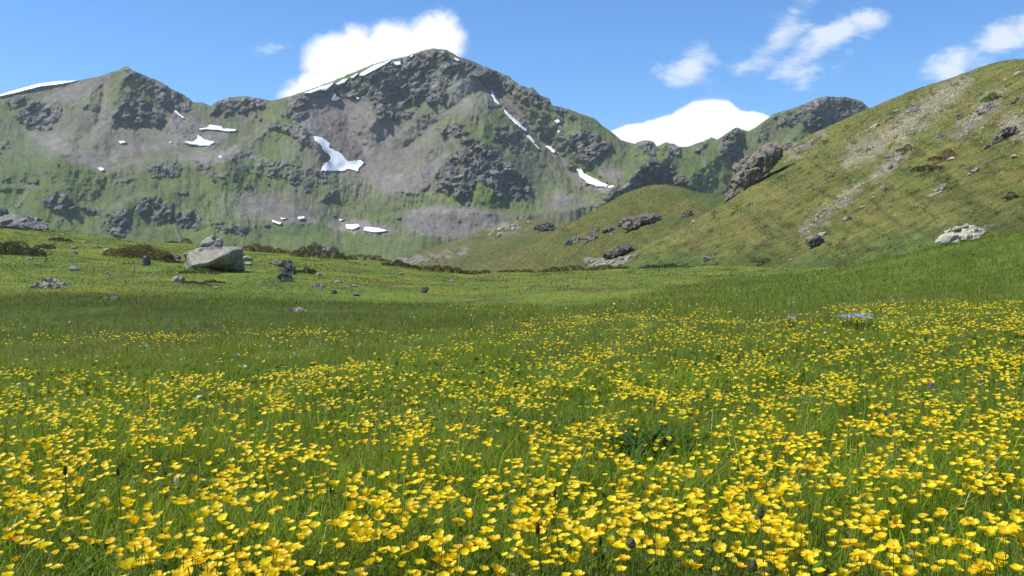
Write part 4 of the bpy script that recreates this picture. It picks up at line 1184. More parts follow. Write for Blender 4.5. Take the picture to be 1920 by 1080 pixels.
hull_rock('crag', zk([(640, 620, 0), (680, 570, 2), (800, 510, 6), (940, 465, 10), (1010, 485, 10), (1020, 520, 3), (940, 570, -6), (820, 615, -8), (700, 630, -5), (900, 520, -10), (980, 490, 36), (700, 580, 30)]), 'm', (1160, 483), 'dark', 'dark overhanging crag at the foot of the knoll', .13, 6, 'crag', seed=46)
hull_rock('rock', zk([(1530, 170, 0), (1570, 110, 3), (1620, 60, 6), (1670, 70, 8), (1690, 100, 4), (1640, 140, -4), (1580, 180, -3), (1660, 90, 24)]), 'm', (1288, 407), 'dark', 'dark rock on the right shoulder of the knoll', .14, 5, 'rock', seed=47)
for k_ in range(34):
    t_ = rng.random()
    c_ = 1098 + 95 * t_ + rng.normal(0, 4)
    r_ = 497 - 18 * max(0, t_ - .3) + rng.normal(0, 4)
    rock_at('stone', c_, r_, rng.uniform(5, 17), rng.uniform(3, 6), 'm', rng.choice(['pale', 'pale', 'brown']), 'pale flat stone in the rubble below the knoll crag', 'stone', 'rubble below the knoll crag', roll=rng.uniform(5, 22), sub=2)
for (c_, r_) in [(1140, 440), (1146, 441), (1163, 440), (1082, 469), (1042, 487), (1055, 489)]:
    rock_at('stone', c_, r_, 4, 3, 'm', 'pale', 'tiny white stone in the grass of the knoll', 'stone', 'tiny white stones on the knoll', sub=1)
# hillock rocks
hull_rock('crag', [(998, 431, 0), (1005, 420, 3), (1022, 416, 8), (1038, 420, 8), (1043, 428, 4), (1035, 433, -4), (1015, 434, -5), (1030, 420, 24)], 'f', (1020, 433), 'dark', 'dark rock on the top of the hillock', .14, 5, 'rock', seed=51)
for k_ in range(14):
    c_ = 945 + rng.normal(0, 16)
    r_ = 434 - .35 * (c_ - 945) + rng.normal(0, 5)
    if r_ < np.interp(c_, far.cols, far.skyl) + 4:
        continue
    rock_at('stone', c_, r_, rng.uniform(5, 14), rng.uniform(3, 6), 'f', 'pale', 'pale stone on the brow of the hillock', 'stone', 'pale stones on the hillock brow', roll=rng.uniform(-20, 20), sub=2)
for k_ in range(18):
    c_ = rng.uniform(735, 870)
    rock_at('stone', c_, np.interp(c_, [735, 800, 870], [496, 488, 474]) + rng.normal(0, 6), rng.uniform(4, 9), rng.uniform(2, 5), 'f', rng.choice(['pale', 'grey']), 'grey stone at the foot of the hillock', 'stone', 'stones at the hillock foot', sub=2)

# loose scree on the hillside: uncountable small stones
bm = bmesh.new()
bmesh.ops.create_icosphere(bm, subdivisions=1, radius=1)
ico = np.array([v.co for v in bm.verts])
icf = np.array([[v.index for v in f.verts] for f in bm.faces])
bm.free()
vs_, fs_, cs_ = [], [], []
nv_ = 0
for pts, wd, cnt in zip(SCREE_H, SCREE_W, (620, 260, 130, 150, 60)):
    pts = np.array(pts, float)
    for k_ in range(cnt):
        i_ = rng.integers(len(pts) - 1)
        p_ = pts[i_] + (pts[i_ + 1] - pts[i_]) * rng.random() + rng.normal(0, wd * .42, 2)
        sk_ = np.interp(p_[0], hill.cols, hill.skyl)
        if p_[1] < sk_ + 10 or p_[0] > 1990:
            continue
        d_ = float(hill.d_at(p_[0], p_[1]))
        sz = rng.uniform(.9, 2.6) * d_ / F * (1 if rng.random() > .12 else 1.9)
        q = ico * rng.uniform(.6, 1.15, (len(ico), 1)) * np.array([1.4, 1.1, .6]) * sz
        a_ = rng.uniform(.1, .9)
        q = np.stack([q[:, 0] * math.cos(a_) - q[:, 2] * math.sin(a_), q[:, 1], q[:, 0] * math.sin(a_) + q[:, 2] * math.cos(a_)], 1)
        vs_.append(q + P(p_[0], p_[1], d_))
        fs_.append(icf + nv_)
        nv_ += len(ico)
me = np_mesh('scree', np.concatenate(vs_), [np.concatenate(fs_)], False, None, [M_rock['pale']])
tag(add('scree', me), 'loose pale scree scattered down the hillside', None, None, 'stuff')


# ------------------------------------------------------------------ leaf and blade meshes
def blades(base, hgt, wid, lean, az, cola, segs=2, bend=.5, tipcol=1.15):
    """many tapered blades as one vertex/face set. base (n,3)"""
    n = len(base)
    right = np.stack([np.cos(az), np.sin(az), np.zeros(n)], 1)
    dirn = np.stack([-np.sin(az), np.cos(az), np.zeros(n)], 1)
    vs, cs = [], []
    for k in range(segs + 1):
        t = k / segs
        w = wid * (1 - t ** 1.6) * .5
        off = dirn * (lean * (t * (1 - bend) + bend * t * t))[:, None] * hgt[:, None]
        up = np.stack([np.zeros(n), np.zeros(n), hgt * t * np.sqrt(np.clip(1 - (lean * t * .6) ** 2, .1, 1))], 1)
        ctr = base + off + up
        if k < segs:
            vs += [ctr - right * w[:, None], ctr + right * w[:, None]]
            cs += [cola * (.9 + (tipcol - .9) * t)] * 2
        else:
            vs.append(ctr)
            cs.append(cola * tipcol)
    m = 2 * segs + 1
    V_ = np.stack(vs, 1).reshape(-1, 3)
    C_ = np.stack(cs, 1).reshape(-1, 3)
    o = np.arange(n)[:, None] * m
    quads = [o + np.array([[2 * k, 2 * k + 1, 2 * k + 3, 2 * k + 2]]) for k in range(segs - 1)]
    tri = o + np.array([[2 * segs - 2, 2 * segs - 1, 2 * segs]])
    return V_, C_, (np.concatenate(quads) if quads else np.zeros((0, 4), int)), tri


def leaves(ctr, size, cola, up=.4):
    """small rhombic leaves at random angles"""
    n = len(ctr)
    a = rng.normal(size=(n, 3))
    a[:, 2] = np.abs(a[:, 2]) * up + .1
    a /= np.linalg.norm(a, axis=1)[:, None]
    b = np.cross(a, rng.normal(size=(n, 3)))
    b /= np.linalg.norm(b, axis=1)[:, None]
    s = size[:, None]
    V_ = np.stack([ctr, ctr + a * s * .5 + b * s * .28, ctr + a * s, ctr + a * s * .5 - b * s * .28], 1).reshape(-1, 3)
    return V_, np.repeat(cola, 4, 0), np.arange(n * 4).reshape(n, 4)


def pick(colours, w, n, var=.18):
    c = np.array(colours)[rng.choice(len(colours), n, p=np.array(w) / sum(w))]
    return c * np.exp(rng.normal(0, var, (n, 1))) * np.exp(rng.normal(0, .05, (n, 3)))


# ------------------------------------------------------------------ dwarf shrubs
def shrub(c0, c1, top, foot, on, kind, label, n=1700, d=None, lobes=None):
    cc, w, h = (c0 + c1) / 2, c1 - c0, foot - top
    d = d or where(cc, foot - 1, on)
    s = d / F
    o = bpy.data.objects.new('shrub', None)
    base = P(cc, foot, d)
    o.location = base
    o.empty_display_size = .2
    col.objects.link(o)
    tag(o, label, 'shrub', 'dwarf shrubs on the slopes')
    cols = {'brown': ([(0.115, 0.078, 0.03), (0.085, 0.085, 0.024), (0.06, 0.055, 0.02), (0.14, 0.088, 0.034)], [4, 2, 2, 2]),
            'dark': ([(0.045, 0.055, 0.016), (0.06, 0.05, 0.02), (0.032, 0.038, 0.014), (0.07, 0.075, 0.022)], [4, 2, 2, 2]),
            'olive': ([(0.085, 0.085, 0.02), (0.06, 0.072, 0.018), (0.10, 0.085, 0.026)], [3, 3, 2]),
            'green': ([(0.05, 0.09, 0.018), (0.07, 0.11, 0.02)], [1, 1]),
            'red': ([(0.11, 0.06, 0.035), (0.08, 0.045, 0.028), (0.07, 0.065, 0.025)], [3, 2, 1])}[kind]
    W_, H_ = w * s / 2, h * s * (.78 if on == 'g' else 1)
    # several overlapping domes
    n = int(n * 1.7)
    nl = lobes or max(3, int(w / 14))
    lx = np.linspace(-.8, .8, nl) + rng.normal(0, .07, nl)
    lh = (1 - .75 * lx ** 2) * rng.uniform(.5, 1.0, nl)
    which = rng.integers(nl, size=n)
    ph = rng.uniform(0, 2 * np.pi, n)
    ce = rng.random(n) ** .8
    rad = np.sqrt(1 - ce ** 2) * rng.uniform(.82, 1.05, n)
    lw = 1.5 / nl
    x = (lx[which] + np.cos(ph) * rad * lw) * W_
    y = np.sin(ph) * rad * max(W_ * .45, H_ * .9)
    z = ce * lh[which] * H_ * rng.uniform(.8, 1.04, n)
    gz = 0
    if on == 'g':
        gc = CX + F * (base[0] + x) / (base[1] + y)
        gz = HC + ground_z(gc, np.clip(base[1] + y, .4, 94)) - base[2]
    lf, lc, lq = leaves(np.stack([x, y, z * .95 + gz], 1), rng.uniform(.8, 1.8, n) * 1.7 * s, pick(*cols, n) * 1.45)
    add('foliage', np_mesh('shrub_foliage', lf, [lq], False, lc, [M_shrub]), o)
    # woody core under the leaves
    nb = 14
    bx = rng.uniform(-.8, .8, nb) * W_
    bb = np.stack([bx, rng.uniform(-.3, .3, nb) * W_ * .4, np.full(nb, -.03)], 1)
    bv, bc, bq, bt = blades(bb, rng.uniform(.5, .85, nb) * H_, np.full(nb, .02) + H_ * .03, rng.uniform(.2, .9, nb), rng.uniform(0, 6.28, nb), np.full((nb, 3), .06), 2)
    add('branches', np_mesh('shrub_branches', bv, [bq, bt], False, bc, [M_wood]), o)['kind'] = 'stuff'
    return o


shrub(198, 338, 444, 484, 'g', 'brown', 'long rusty brown heath shrub left of the big boulder', 5200)
shrub(-30, 74, 428, 478, 'g', 'dark', 'dark green spreading shrub at the left edge', 4200)
shrub(98, 128, 437, 452, 'g', 'brown', 'small brown shrub among the crest rubble', 900)
shrub(70, 98, 445, 468, 'g', 'olive', 'small olive shrub between the left edge shrub and the rubble', 800)
shrub(322, 372, 452, 476, 'g', 'brown', 'brown shrub just behind the big boulder', 1100, 62)
shrub(455, 550, 461, 487, 'g', 'brown', 'low brown shrub right of the big boulder on the crest', 2200, 60)
shrub(545, 648, 472, 514, 'g', 'olive', 'olive brown shrub bank right of the dark rock pile', 3600, 52)
shrub(560, 590, 492, 514, 'g', 'dark', 'dark shrub tucked behind the rock pile', 900)
shrub(636, 730, 480, 500, 'g', 'brown', 'thin brown heath strip along the crest', 1500, 58)
shrub(724, 786, 492, 515, 'g', 'dark', 'round dark shrub on the crest in the middle of the slope', 2200, 50)
shrub(798, 876, 496, 522, 'g', 'brown', 'purplish brown shrub right of the round dark shrub', 2600, 50)
shrub(868, 914, 509, 526, 'g', 'brown', 'tail end brown shrub at the low point of the crest', 1000, 50)
shrub(930, 1020, 512, 522, 'g', 'brown', 'flat brown heath below the hillock', 1300, 55)
shrub(1015, 1110, 497, 514, 'g', 'olive', 'flat olive shrub below the knoll', 1900, 55)
shrub(1095, 1118, 499, 508, 'g', 'green', 'small bright green bush below the knoll', 500, 53)
shrub(1100, 1185, 503, 517, 'g', 'olive', 'lower olive shrub right of the bright green bush', 1500, 50)
shrub(1190, 1304, 493, 506, 'g', 'dark', 'long low dark shrub at the foot of the hillside', 2000, 52)
shrub(1415, 1462, 480, 492, 'h', 'brown', 'small brown bush at the hillside foot', 700)
shrub(1752, 1797, 276, 300, 'h', 'red', 'reddish brown bush on the right hillside', 1200)
shrub(1712, 1778, 300, 322, 'h', 'dark', 'dark green bush below the reddish bush', 1400)
shrub(1846, 1874, 168, 190, 'h', 'green', 'green bush beside the rock rib near the skyline', 900)
shrub(1884, 1912, 357, 373, 'h', 'dark', 'dark bush low near the right edge of the hillside', 700)
shrub(1688, 1718, 268, 284, 'h', 'olive', 'olive bush beside the scree patch', 600)
shrub(338, 408, 498, 514, 'g', 'green', 'low bright green plants along the foot of the big boulder', 1500)
shrub(345, 385, 525, 533, 'g', 'dark', 'flat dark mat below the big boulder', 500)
shrub(384, 418, 522, 531, 'g', 'olive', 'second flat mat right of the one below the boulder', 500)

# ------------------------------------------------------------------ grass
def meadow_blades(N, d0, d1, pw, hmed, wfac, side=False):
    u = rng.random(N)
    d = (d0 ** -pw + u * (d1 ** -pw - d0 ** -pw)) ** (-1 / pw)
    c = rng.uniform(-160, 2080, N)
    if side:
        sg = rng.choice([-1, 1], N)
        c = CX + sg * (1000 + rng.random(N) * 1.5 * F / d)
    x = (c - CX) / F * d
    patch = fbm(x * .5, d * .5, 4, .55, 301)
    patch2 = fbm(x * 1.6 + 30, d * 1.6, 3, .55, 305)
    keep = (rng.random(N) < np.clip(.85 + .8 * patch2, .3, 1)) & (d < 22 + 12 * sstep(1080, 1420, c))
    c, d, x, patch = c[keep], d[keep], x[keep], patch[keep]
    N = len(c)
    z = ground_z(c, d)
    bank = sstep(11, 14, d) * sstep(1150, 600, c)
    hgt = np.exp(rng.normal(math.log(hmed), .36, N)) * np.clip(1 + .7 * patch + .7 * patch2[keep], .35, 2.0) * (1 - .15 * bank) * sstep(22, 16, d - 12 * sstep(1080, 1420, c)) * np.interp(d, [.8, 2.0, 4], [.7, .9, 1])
    wid = rng.uniform(.0022, .0048, N) * np.maximum(1, d * wfac)
    base_c = pick([(0.135, 0.190, 0.012), (0.175, 0.235, 0.018), (0.088, 0.140, 0.012), (0.225, 0.262, 0.030), (0.25, 0.215, 0.06), (0.15, 0.19, 0.04), (0.42, 0.40, 0.20)], [5, 5, 3, 2.6, .8, 1.2, .35], N)
    far_c = pick([(0.108, 0.148, 0.014), (0.140, 0.178, 0.018), (0.158, 0.160, 0.030), (0.21, 0.165, 0.07), (0.42, 0.37, 0.20)], [4, 4, 2, .8, .3], N)
    wf = sstep(6, 11, d)[:, None]
    cg = (base_c * np.array([1.1, 1.18, 1.1]) * (1 - wf) + far_c * np.array([.97, 1.05, 1.0]) * wf) * 1.12
    cg = cg * (1 + .25 * patch[:, None])
    dryb = (sstep(.05, .5, fbm(x * .35 + 60, d * .35, 3, .5, 311)) * sstep(7, 11, d))[:, None]
    cg = cg * (1 - dryb * .45) + np.array([.17, .125, .055]) * dryb * .45
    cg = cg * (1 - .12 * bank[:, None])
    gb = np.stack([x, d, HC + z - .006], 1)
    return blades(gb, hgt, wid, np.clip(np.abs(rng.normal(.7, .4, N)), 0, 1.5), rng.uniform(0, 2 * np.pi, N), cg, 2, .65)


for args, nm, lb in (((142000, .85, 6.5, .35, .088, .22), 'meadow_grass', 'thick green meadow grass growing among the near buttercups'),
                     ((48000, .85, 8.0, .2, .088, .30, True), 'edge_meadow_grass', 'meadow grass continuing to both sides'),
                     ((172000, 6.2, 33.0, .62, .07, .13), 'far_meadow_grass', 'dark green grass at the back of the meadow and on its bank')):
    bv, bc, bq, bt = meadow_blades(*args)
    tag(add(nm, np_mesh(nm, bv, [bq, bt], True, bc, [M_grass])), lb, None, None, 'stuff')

# low herb leaves between the blades
N = 36000
d = (.95 ** -.5 + rng.random(N) * (8 ** -.5 - .95 ** -.5)) ** -2
c = rng.uniform(-120, 2040, N)
x = (c - CX) / F * d
ok = fbm(x * 1.2 + 70, d * 1.2, 3, .55, 331) > -.12
c, d, x = c[ok], d[ok], x[ok]
n = len(c)
lv, lc, lq = leaves(np.stack([x, d, HC + ground_z(c, d) + rng.uniform(.02, .10, n)], 1), rng.uniform(.010, .030, n) * np.maximum(1, d / 4),
                    pick([(0.125, 0.19, 0.02), (0.095, 0.15, 0.02), (0.18, 0.23, 0.045), (0.30, 0.29, 0.13)], [4, 4, 2, .5], n), .5)
tag(add('meadow_herbs', np_mesh('meadow_herbs', lv, [lq], False, lc, [M_grass])), 'small herb leaves low between the grass blades', None, None, 'stuff')

# short turf of the rocky slope and the far meadow
N = 80000
c = rng.uniform(-100, 2060, N)
r = rng.uniform(405, 575, N)
d = ground_hit(c, r)
ok = ~np.isnan(d)
c, d = c[ok], d[ok]
ok = (d > 15) & (d < 66) & (rng.random(len(d)) < np.clip(.65 + fbm(c / 30, d * .5, 3, .5, 315), 0.1, 1))
c, d = c[ok], d[ok]
n = len(c)
x = (c - CX) / F * d
z = ground_z(c, d)
gcl = ground_colour(c, d, x)
cg = gcl * np.exp(rng.normal(0, .22, (n, 1))) * 1.6
hgt = rng.uniform(.02, .06, n)
bv, bc, bq, bt = blades(np.stack([x, d, HC + z - .004], 1), hgt, rng.uniform(.012, .03, n) * d / 30, rng.uniform(.1, .8, n), rng.uniform(0, 2 * np.pi, n), cg, 2, .5)
turf_me = np_mesh('turf_grass', bv, [bq, bt], True, bc, [M_grass])
NCL = 1500
cc_ = rng.uniform(-60, 1500, NCL)
rc_ = rng.uniform(425, 548, NCL)
dc_ = ground_hit(cc_, rc_)
ok = ~np.isnan(dc_) & (dc_ > 18.5) & (dc_ < 62)
cc_, dc_ = cc_[ok], dc_[ok]
xc_ = (cc_ - CX) / F * dc_
pc_ = pick([(0.075, 0.12, 0.022), (0.12, 0.13, 0.025), (0.055, 0.085, 0.02), (0.10, 0.085, 0.035), (0.17, 0.165, 0.03)], [4, 3, 3, 1.4, 1.5], len(cc_), .12) * 1.3
wh = rng.integers(len(cc_), size=34000)
rad_ = rng.uniform(.12, .5, len(cc_))[wh]
x = xc_[wh] + rng.normal(0, 1, len(wh)) * rad_
d = dc_[wh] + rng.normal(0, .8, len(wh)) * rad_
ht_ = rng.uniform(.02, .11, len(cc_))[wh]
z = HC + ground_z(CX + F * x / d, np.clip(d, 1, 94)) + rng.random(len(wh)) * ht_
lv, lc, lq = leaves(np.stack([x, d, z], 1), rng.uniform(.9, 2.0, len(wh)) * 1.6 * d / F, pc_[wh] * np.exp(rng.normal(0, .15, (len(wh), 1))), .6)
tag(add('turf_mats', np_mesh('turf_mats', lv, [lq], False, lc, [M_shrub])), 'low leafy mats in the turf of the rocky slope', None, None, 'stuff')
tag(add('turf_grass', turf_me), 'short bright turf on the rocky slope behind the meadow', None, None, 'stuff')

# dry tussocks on the hillside
N = 120000
c = rng.uniform(1150, 1990, N)
r = rng.uniform(105, 520, N)
sk_ = np.interp(c, hill.cols, hill.skyl)
ok = (r > sk_ + 1.0)
c, r = c[ok], r[ok]
d = hill.d_at(c, r)
ok = rng.random(len(d)) < np.clip(.7 + fbm((c + r) / 30, (r - .6 * c) / 10, 3, .5, 321), .12, 1)
c, r, d = c[ok], r[ok], d[ok]
n = len(c)
hc_ = hill_colour(c, r, d)
cg = hc_ * 1.4 * np.exp(rng.normal(0.0, .22, (n, 1)))
straw = rng.random(n) < .10 + .10 * sstep(.1, .5, fbm((c + r) / 40, (r - .6 * c) / 14, 3, .5, 325))
cg[straw] = np.array([.46, .40, .21]) * np.exp(rng.normal(0, .2, (straw.sum(), 1)))
s = d / F
bv, bc, bq, bt = blades(P(c, r, d) - np.array([0, 0, .02]), rng.uniform(1.5, 3.4, n) * s, rng.uniform(.9, 1.8, n) * s, rng.uniform(.5, 1.4, n), rng.uniform(0, 2 * np.pi, n), cg, 2, .5)
me = np_mesh('hillside_grass', bv, [bq, bt], True, bc, [M_tuft])
tag(add('hillside_grass', me), 'dry olive and straw tussock grass covering the hillside', None, None, 'stuff')

# mats of low plants in streaks down the hillside
NCL = 1500
cc_ = rng.uniform(1180, 1960, NCL)
rc_ = rng.uniform(115, 505, NCL)
ok = (rc_ > np.interp(cc_, hill.cols, hill.skyl) + 7) & (fbm((cc_ + .6 * rc_) / 80 + 7, (rc_ - .5 * cc_) / 20, 4, .6, 78) > -.12)
cc_, rc_ = cc_[ok], rc_[ok]
pc_ = pick([(0.10, 0.105, 0.028), (0.135, 0.13, 0.034), (0.115, 0.078, 0.04), (0.08, 0.11, 0.028), (0.34, 0.29, 0.16)], [4, 4, 1.8, 2.5, 1.2], len(cc_), .15)
wh = rng.integers(len(cc_), size=26000)
sx_ = rng.uniform(4, 15, len(cc_))[wh]
t_ = rng.normal(0, .5, len(wh)) * sx_
c = cc_[wh] + t_
r = rc_[wh] - .5 * t_ + rng.normal(0, 1.5, len(wh))
ok = r > np.interp(c, hill.cols, hill.skyl) + 2
c, r, wh = c[ok], r[ok], wh[ok]
d = hill.d_at(c, r)
p_ = P(c, r, d)
p_[:, 2] += rng.random(len(c)) * 2.2 * d / F
lv, lc, lq = leaves(p_, rng.uniform(1.3, 3.2, len(c)) * d / F, pc_[wh] * np.exp(rng.normal(0, .2, (len(c), 1))), .6)
tag(add('hillside_mats', np_mesh('hillside_mats', lv, [lq], False, lc, [M_shrub])), 'low heath mats streaking down the hillside', None, None, 'stuff')

# grass on the knoll and the hillock
parts = []
for sh, fn, c0, c1, N in ((mid, mid_colour, 925, 1420, 34000), (far, far_colour, 725, 1075, 16000)):
    c = rng.uniform(c0, c1, N)
    r = rng.uniform(340, 520, N)
    ok = r > np.interp(c, sh.cols, sh.skyl) + .8
    c, r = c[ok], r[ok]
    d = sh.d_at(c, r)
    n = len(c)
    cg = fn(c, r, d) * 1.7 * np.exp(rng.normal(0, .22, (n, 1)))
    s = d / F
    parts.append(blades(P(c, r, d) - np.array([0, 0, .05]), rng.uniform(1.2, 2.6, n) * s, rng.uniform(1.2, 2.4, n) * s, rng.uniform(.5, 1.4, n), rng.uniform(0, 2 * np.pi, n), cg, 2, .5))
for (bv, bc, bq, bt), nm, lb in zip(parts, ('knoll_grass', 'hillock_grass'), ('olive and green grass covering the knoll', 'green and tan grass covering the hillock')):
    tag(add(nm, np_mesh(nm, bv, [bq, bt], True, bc, [M_tuft])), lb, None, None, 'stuff')


# ------------------------------------------------------------------ buttercups
def petal_mesh(cup, nu=4, nv=4, seed=0):
    """one broad overlapping petal of a cup-shaped flower, base at the origin, reaching along +X"""
    rg = np.random.default_rng(seed)
    t = np.linspace(0, 1, nu + 1)[:, None]
    q = np.linspace(-1, 1, nv + 1)[None, :]
    half = .70 * np.sin(np.clip(t * 1.05 + .06, 0, 1.11) * np.pi / 2 / 1.0) ** .8 * (1 - .16 * t ** 6)
    ang = q * half / np.maximum(t, .25)
    rr = t * (1 - .10 * q ** 2 * t)
    X = rr * np.cos(ang * .86)
    Y = rr * np.sin(ang * .86)
    Z = cup * (t ** 1.7) * (1 + .10 * q ** 2) + .03 * rg.normal(size=X.shape) * t
    return np.stack([X, Y, Z + 0 * q], -1).reshape(-1, 3), grid_faces(nu + 1, nv + 1)


def rotz(V_, a):
    c_, s_ = math.cos(a), math.sin(a)
    return np.stack([V_[:, 0] * c_ - V_[:, 1] * s_, V_[:, 0] * s_ + V_[:, 1] * c_, V_[:, 2]], 1)


CUPS = [.30, .45, .62, .85, 1.2]
petal_me = [np_mesh('petal', petal_mesh(cp, seed=i)[0], [petal_mesh(cp, seed=i)[1]], True, np.tile(TINT[i], (25, 1)), [M_petal]) for i, cp in enumerate(CUPS)]


def blossom_arrays(cup, nu, nv, seed):
    vs, fs, n_ = [], [], 0
    for k in range(5):
        pv, pf = petal_mesh(cup * (1 + .12 * math.sin(k * 2.4 + seed)), nu, nv, seed * 9 + k)
        pv = rotz(pv, k * 2 * math.pi / 5 + .06 * math.sin(seed + k))
        vs.append(pv)
        fs.append(pf + n_)
        n_ += len(pv)
    return np.concatenate(vs), np.concatenate(fs)


blossom_me = []
for i, cp in enumerate(CUPS):
    v_, f_ = blossom_arrays(cp, 3, 3, i + 1)
    blossom_me.append(np_mesh('blossom', v_, [f_], True, np.tile(TINT[i], (len(v_), 1)), [M_petal]))
# stamen boss with little sepals beneath
bm = bmesh.new()
bmesh.ops.create_icosphere(bm, subdivisions=2, radius=.2)
for v in bm.verts:
    v.co.z = v.co.z * .75 + .14
    v.co += v.normal * random.uniform(-.02, .045)
centre_me = bpy.data.meshes.new('flower_centre')
bm.to_mesh(centre_me)
bm.free()
centre_me.materials.append(M_centre)


def stem_mesh(seed):
    rg = np.random.default_rng(seed)
    n = 6
    t = np.linspace(0, 1, n)
    cx_ = .06 * np.sin(t * 2.2 + seed) * t * (1 - t) * 4
    vs = []
    for k in range(n):
        for a in range(4):
            an = a * math.pi / 2
            w = .0075 * (1.1 - .5 * t[k])
            vs.append((cx_[k] + w * math.cos(an), w * math.sin(an), t[k]))
    fs = [[k * 4 + a, k * 4 + (a + 1) % 4, (k + 1) * 4 + (a + 1) % 4, (k + 1) * 4 + a] for k in range(n - 1) for a in range(4)]
    return np_mesh('stem', np.array(vs), [np.array(fs)], True, None, [M_stem])


stem_me = [stem_mesh(i) for i in range(4)]


def lobed_leaf():
    """palmate buttercup leaf: five pointed lobes, slightly folded"""
    vs, fs = [(0, 0, 0)], []
    for k in range(5):
        a = (k - 2) * .62
        ln = 1 - .14 * abs(k - 2)
        for (rr, da, z) in ((.55, -.2, .05), (1, -.08, -.02), (1.05, .06, -.03), (.55, .2, .05)):
            vs.append((rr * ln * math.cos(a + da), rr * ln * math.sin(a + da), z + .12 * rr))
        b = 1 + 4 * k
        fs += [[0, b, b + 1], [0, b + 1, b + 2], [0, b + 2, b + 3]]
    return np_mesh('leaf', np.array(vs), [np.array(fs)], False, None, [M_leafy])


leaf_me = lobed_leaf()

# how thickly flowers stand, read off the photograph
TOPB = [(-100, 690), (0, 690), (300, 692), (450, 694), (560, 686), (650, 672), (760, 655), (850, 630), (950, 596), (1100, 588), (1250, 574), (1400, 590), (1500, 588), (1600, 572), (1750, 566), (1920, 568), (2100, 570)]


def flower_density(c, r):
    b = interp(TOPB, c)
    t = r - b
    pr = 340 * np.log(np.clip(r - 500, 20, None) / 100)
    n1 = fbm(c / 170, pr / 80, 4, .55, 401)
    n2 = fbm(c / 50, pr / 26, 3, .55, 403)
    right = sstep(600, 900, c)
    ramp_ = (1 - right) * sstep(-4, 16, t) + right * (.12 + .33 * sstep(0, 25, t) * 1 + .55 * sstep(60, 170, t)) * sstep(-12, 6, t)
    band = .55 * np.exp(-((r - (632 - .018 * (c - 300))) / 9) ** 2) * sstep(860, 620, c) + .16 * np.exp(-((r - 580) / 7) ** 2) * np.exp(-((c - 930) / 60) ** 2)
    band = band + .05 * sstep(600, 620, r) * sstep(700, 670, r) * (1 - right)
    mid_band = .7 * np.exp(-((r - 608) / 16) ** 2) * np.exp(-((c - 1120) / 150) ** 2)
    clump = np.clip(.66 + 1.4 * n1 + 1.4 * n2, .08, 2.8)
    clump = clump * (1 - .5 * sstep(930, 1040, r) * sstep(420, 150, c)) * (1 + .4 * np.exp(-(((c - 1120) / 260) ** 2 + ((r - 950) / 80) ** 2)))
    hole = 1 - .92 * np.exp(-(((c - 1222) / 52) ** 2 + ((r - 806) / 34) ** 2) ** 2)
    gap = 1 - .75 * np.exp(-(((c - 690) / 130) ** 2 + ((r - 868) / 26) ** 2)) - .0
    gap = gap * (1 - .6 * np.exp(-(((c - 150) / 120) ** 2 + ((r - 660) / 25) ** 2)))
    dens = np.maximum(ramp_, band + mid_band) * clump * hole * gap
    return dens * (np.clip(r - 540, 26, None) / 200.0) ** -1.68


NC = 400000
c = rng.uniform(-60, 1980, NC)
r = rng.uniform(560, 1130, NC)
w = flower_density(c, r)
NF = 11800
idx = rng.choice(NC, NF, replace=False, p=w / w.sum())
c, r = c[idx], r[idx]
fh = np.clip(rng.normal(.185, .035, NF), .10, .28)
d = ground_hit(c, r, fh)
ok = ~np.isnan(d) & (d > 1.05)
c, r, fh, d = c[ok], r[ok], fh[ok], d[ok]
o_ = np.argsort(d)
c, r, fh, d = c[o_], r[o_], fh[o_], d[o_]
x = (c - CX) / F * d
zt_ = HC + d * (CY - r) / F
fr_ = rng.uniform(.0068, .0116, len(c))                   # petal length
cupi = rng.choice(5, len(c), p=[.22, .33, .26, .12, .07])
tilt = np.abs(rng.normal(.22, .2, len(c)))
taz = rng.uniform(0, 2 * np.pi, len(c)) * .5 + rng.choice([2.2, 3.4], len(c))
infr = (c > -15) & (c < 1935) & (r < 1095)
# put the ones outside the frame behind those in it, so that the 300 separate flowers are the largest in view
order = np.concatenate([np.where(infr)[0], np.where(~infr)[0]])
c, r, fh, d, x, zt_, fr_, cupi, tilt, taz = [a[order] for a in (c, r, fh, d, x, zt_, fr_, cupi, tilt, taz)]
# the meadow goes on to both sides of the view
nm_ = 900
d2 = (1.1 ** -.3 + rng.random(nm_) * (8 ** -.3 - 1.1 ** -.3)) ** (-1 / .3)
c2 = CX + rng.choice([-1, 1], nm_) * (1015 + rng.random(nm_) * 1.5 * F / d2)
f2 = np.clip(rng.normal(.185, .035, nm_), .10, .28)
z2_ = HC + ground_z(c2, d2) + f2
j_ = rng.integers(len(c), size=nm_)
c, r, fh, d, x, zt_ = [np.concatenate(q) for q in ((c, c2), (r, 540 - (z2_ - HC) / d2 * F), (fh, f2), (d, d2), (x, (c2 - CX) / F * d2), (zt_, z2_))]
fr_, cupi, tilt, taz = [np.concatenate([q, q[j_]]) for q in (fr_, cupi, tilt, taz)]
NI, NP = 300, 170
BLAB = [('wide open flat yellow buttercup in the near meadow grass', 'wide open buttercups near the bottom edge'),
        ('shallow bowl-shaped bright yellow buttercup in the near meadow grass', 'bowl shaped buttercups near the bottom edge'),
        ('deep golden cup-shaped buttercup in the near meadow grass', 'golden buttercups near the bottom edge'),
        ('pale lemon deep-cupped buttercup in the near meadow grass', 'pale lemon buttercups near the bottom edge'),
        ('half-closed narrow buttercup in the near meadow grass', 'half closed buttercups near the bottom edge')]
near_lab = {}
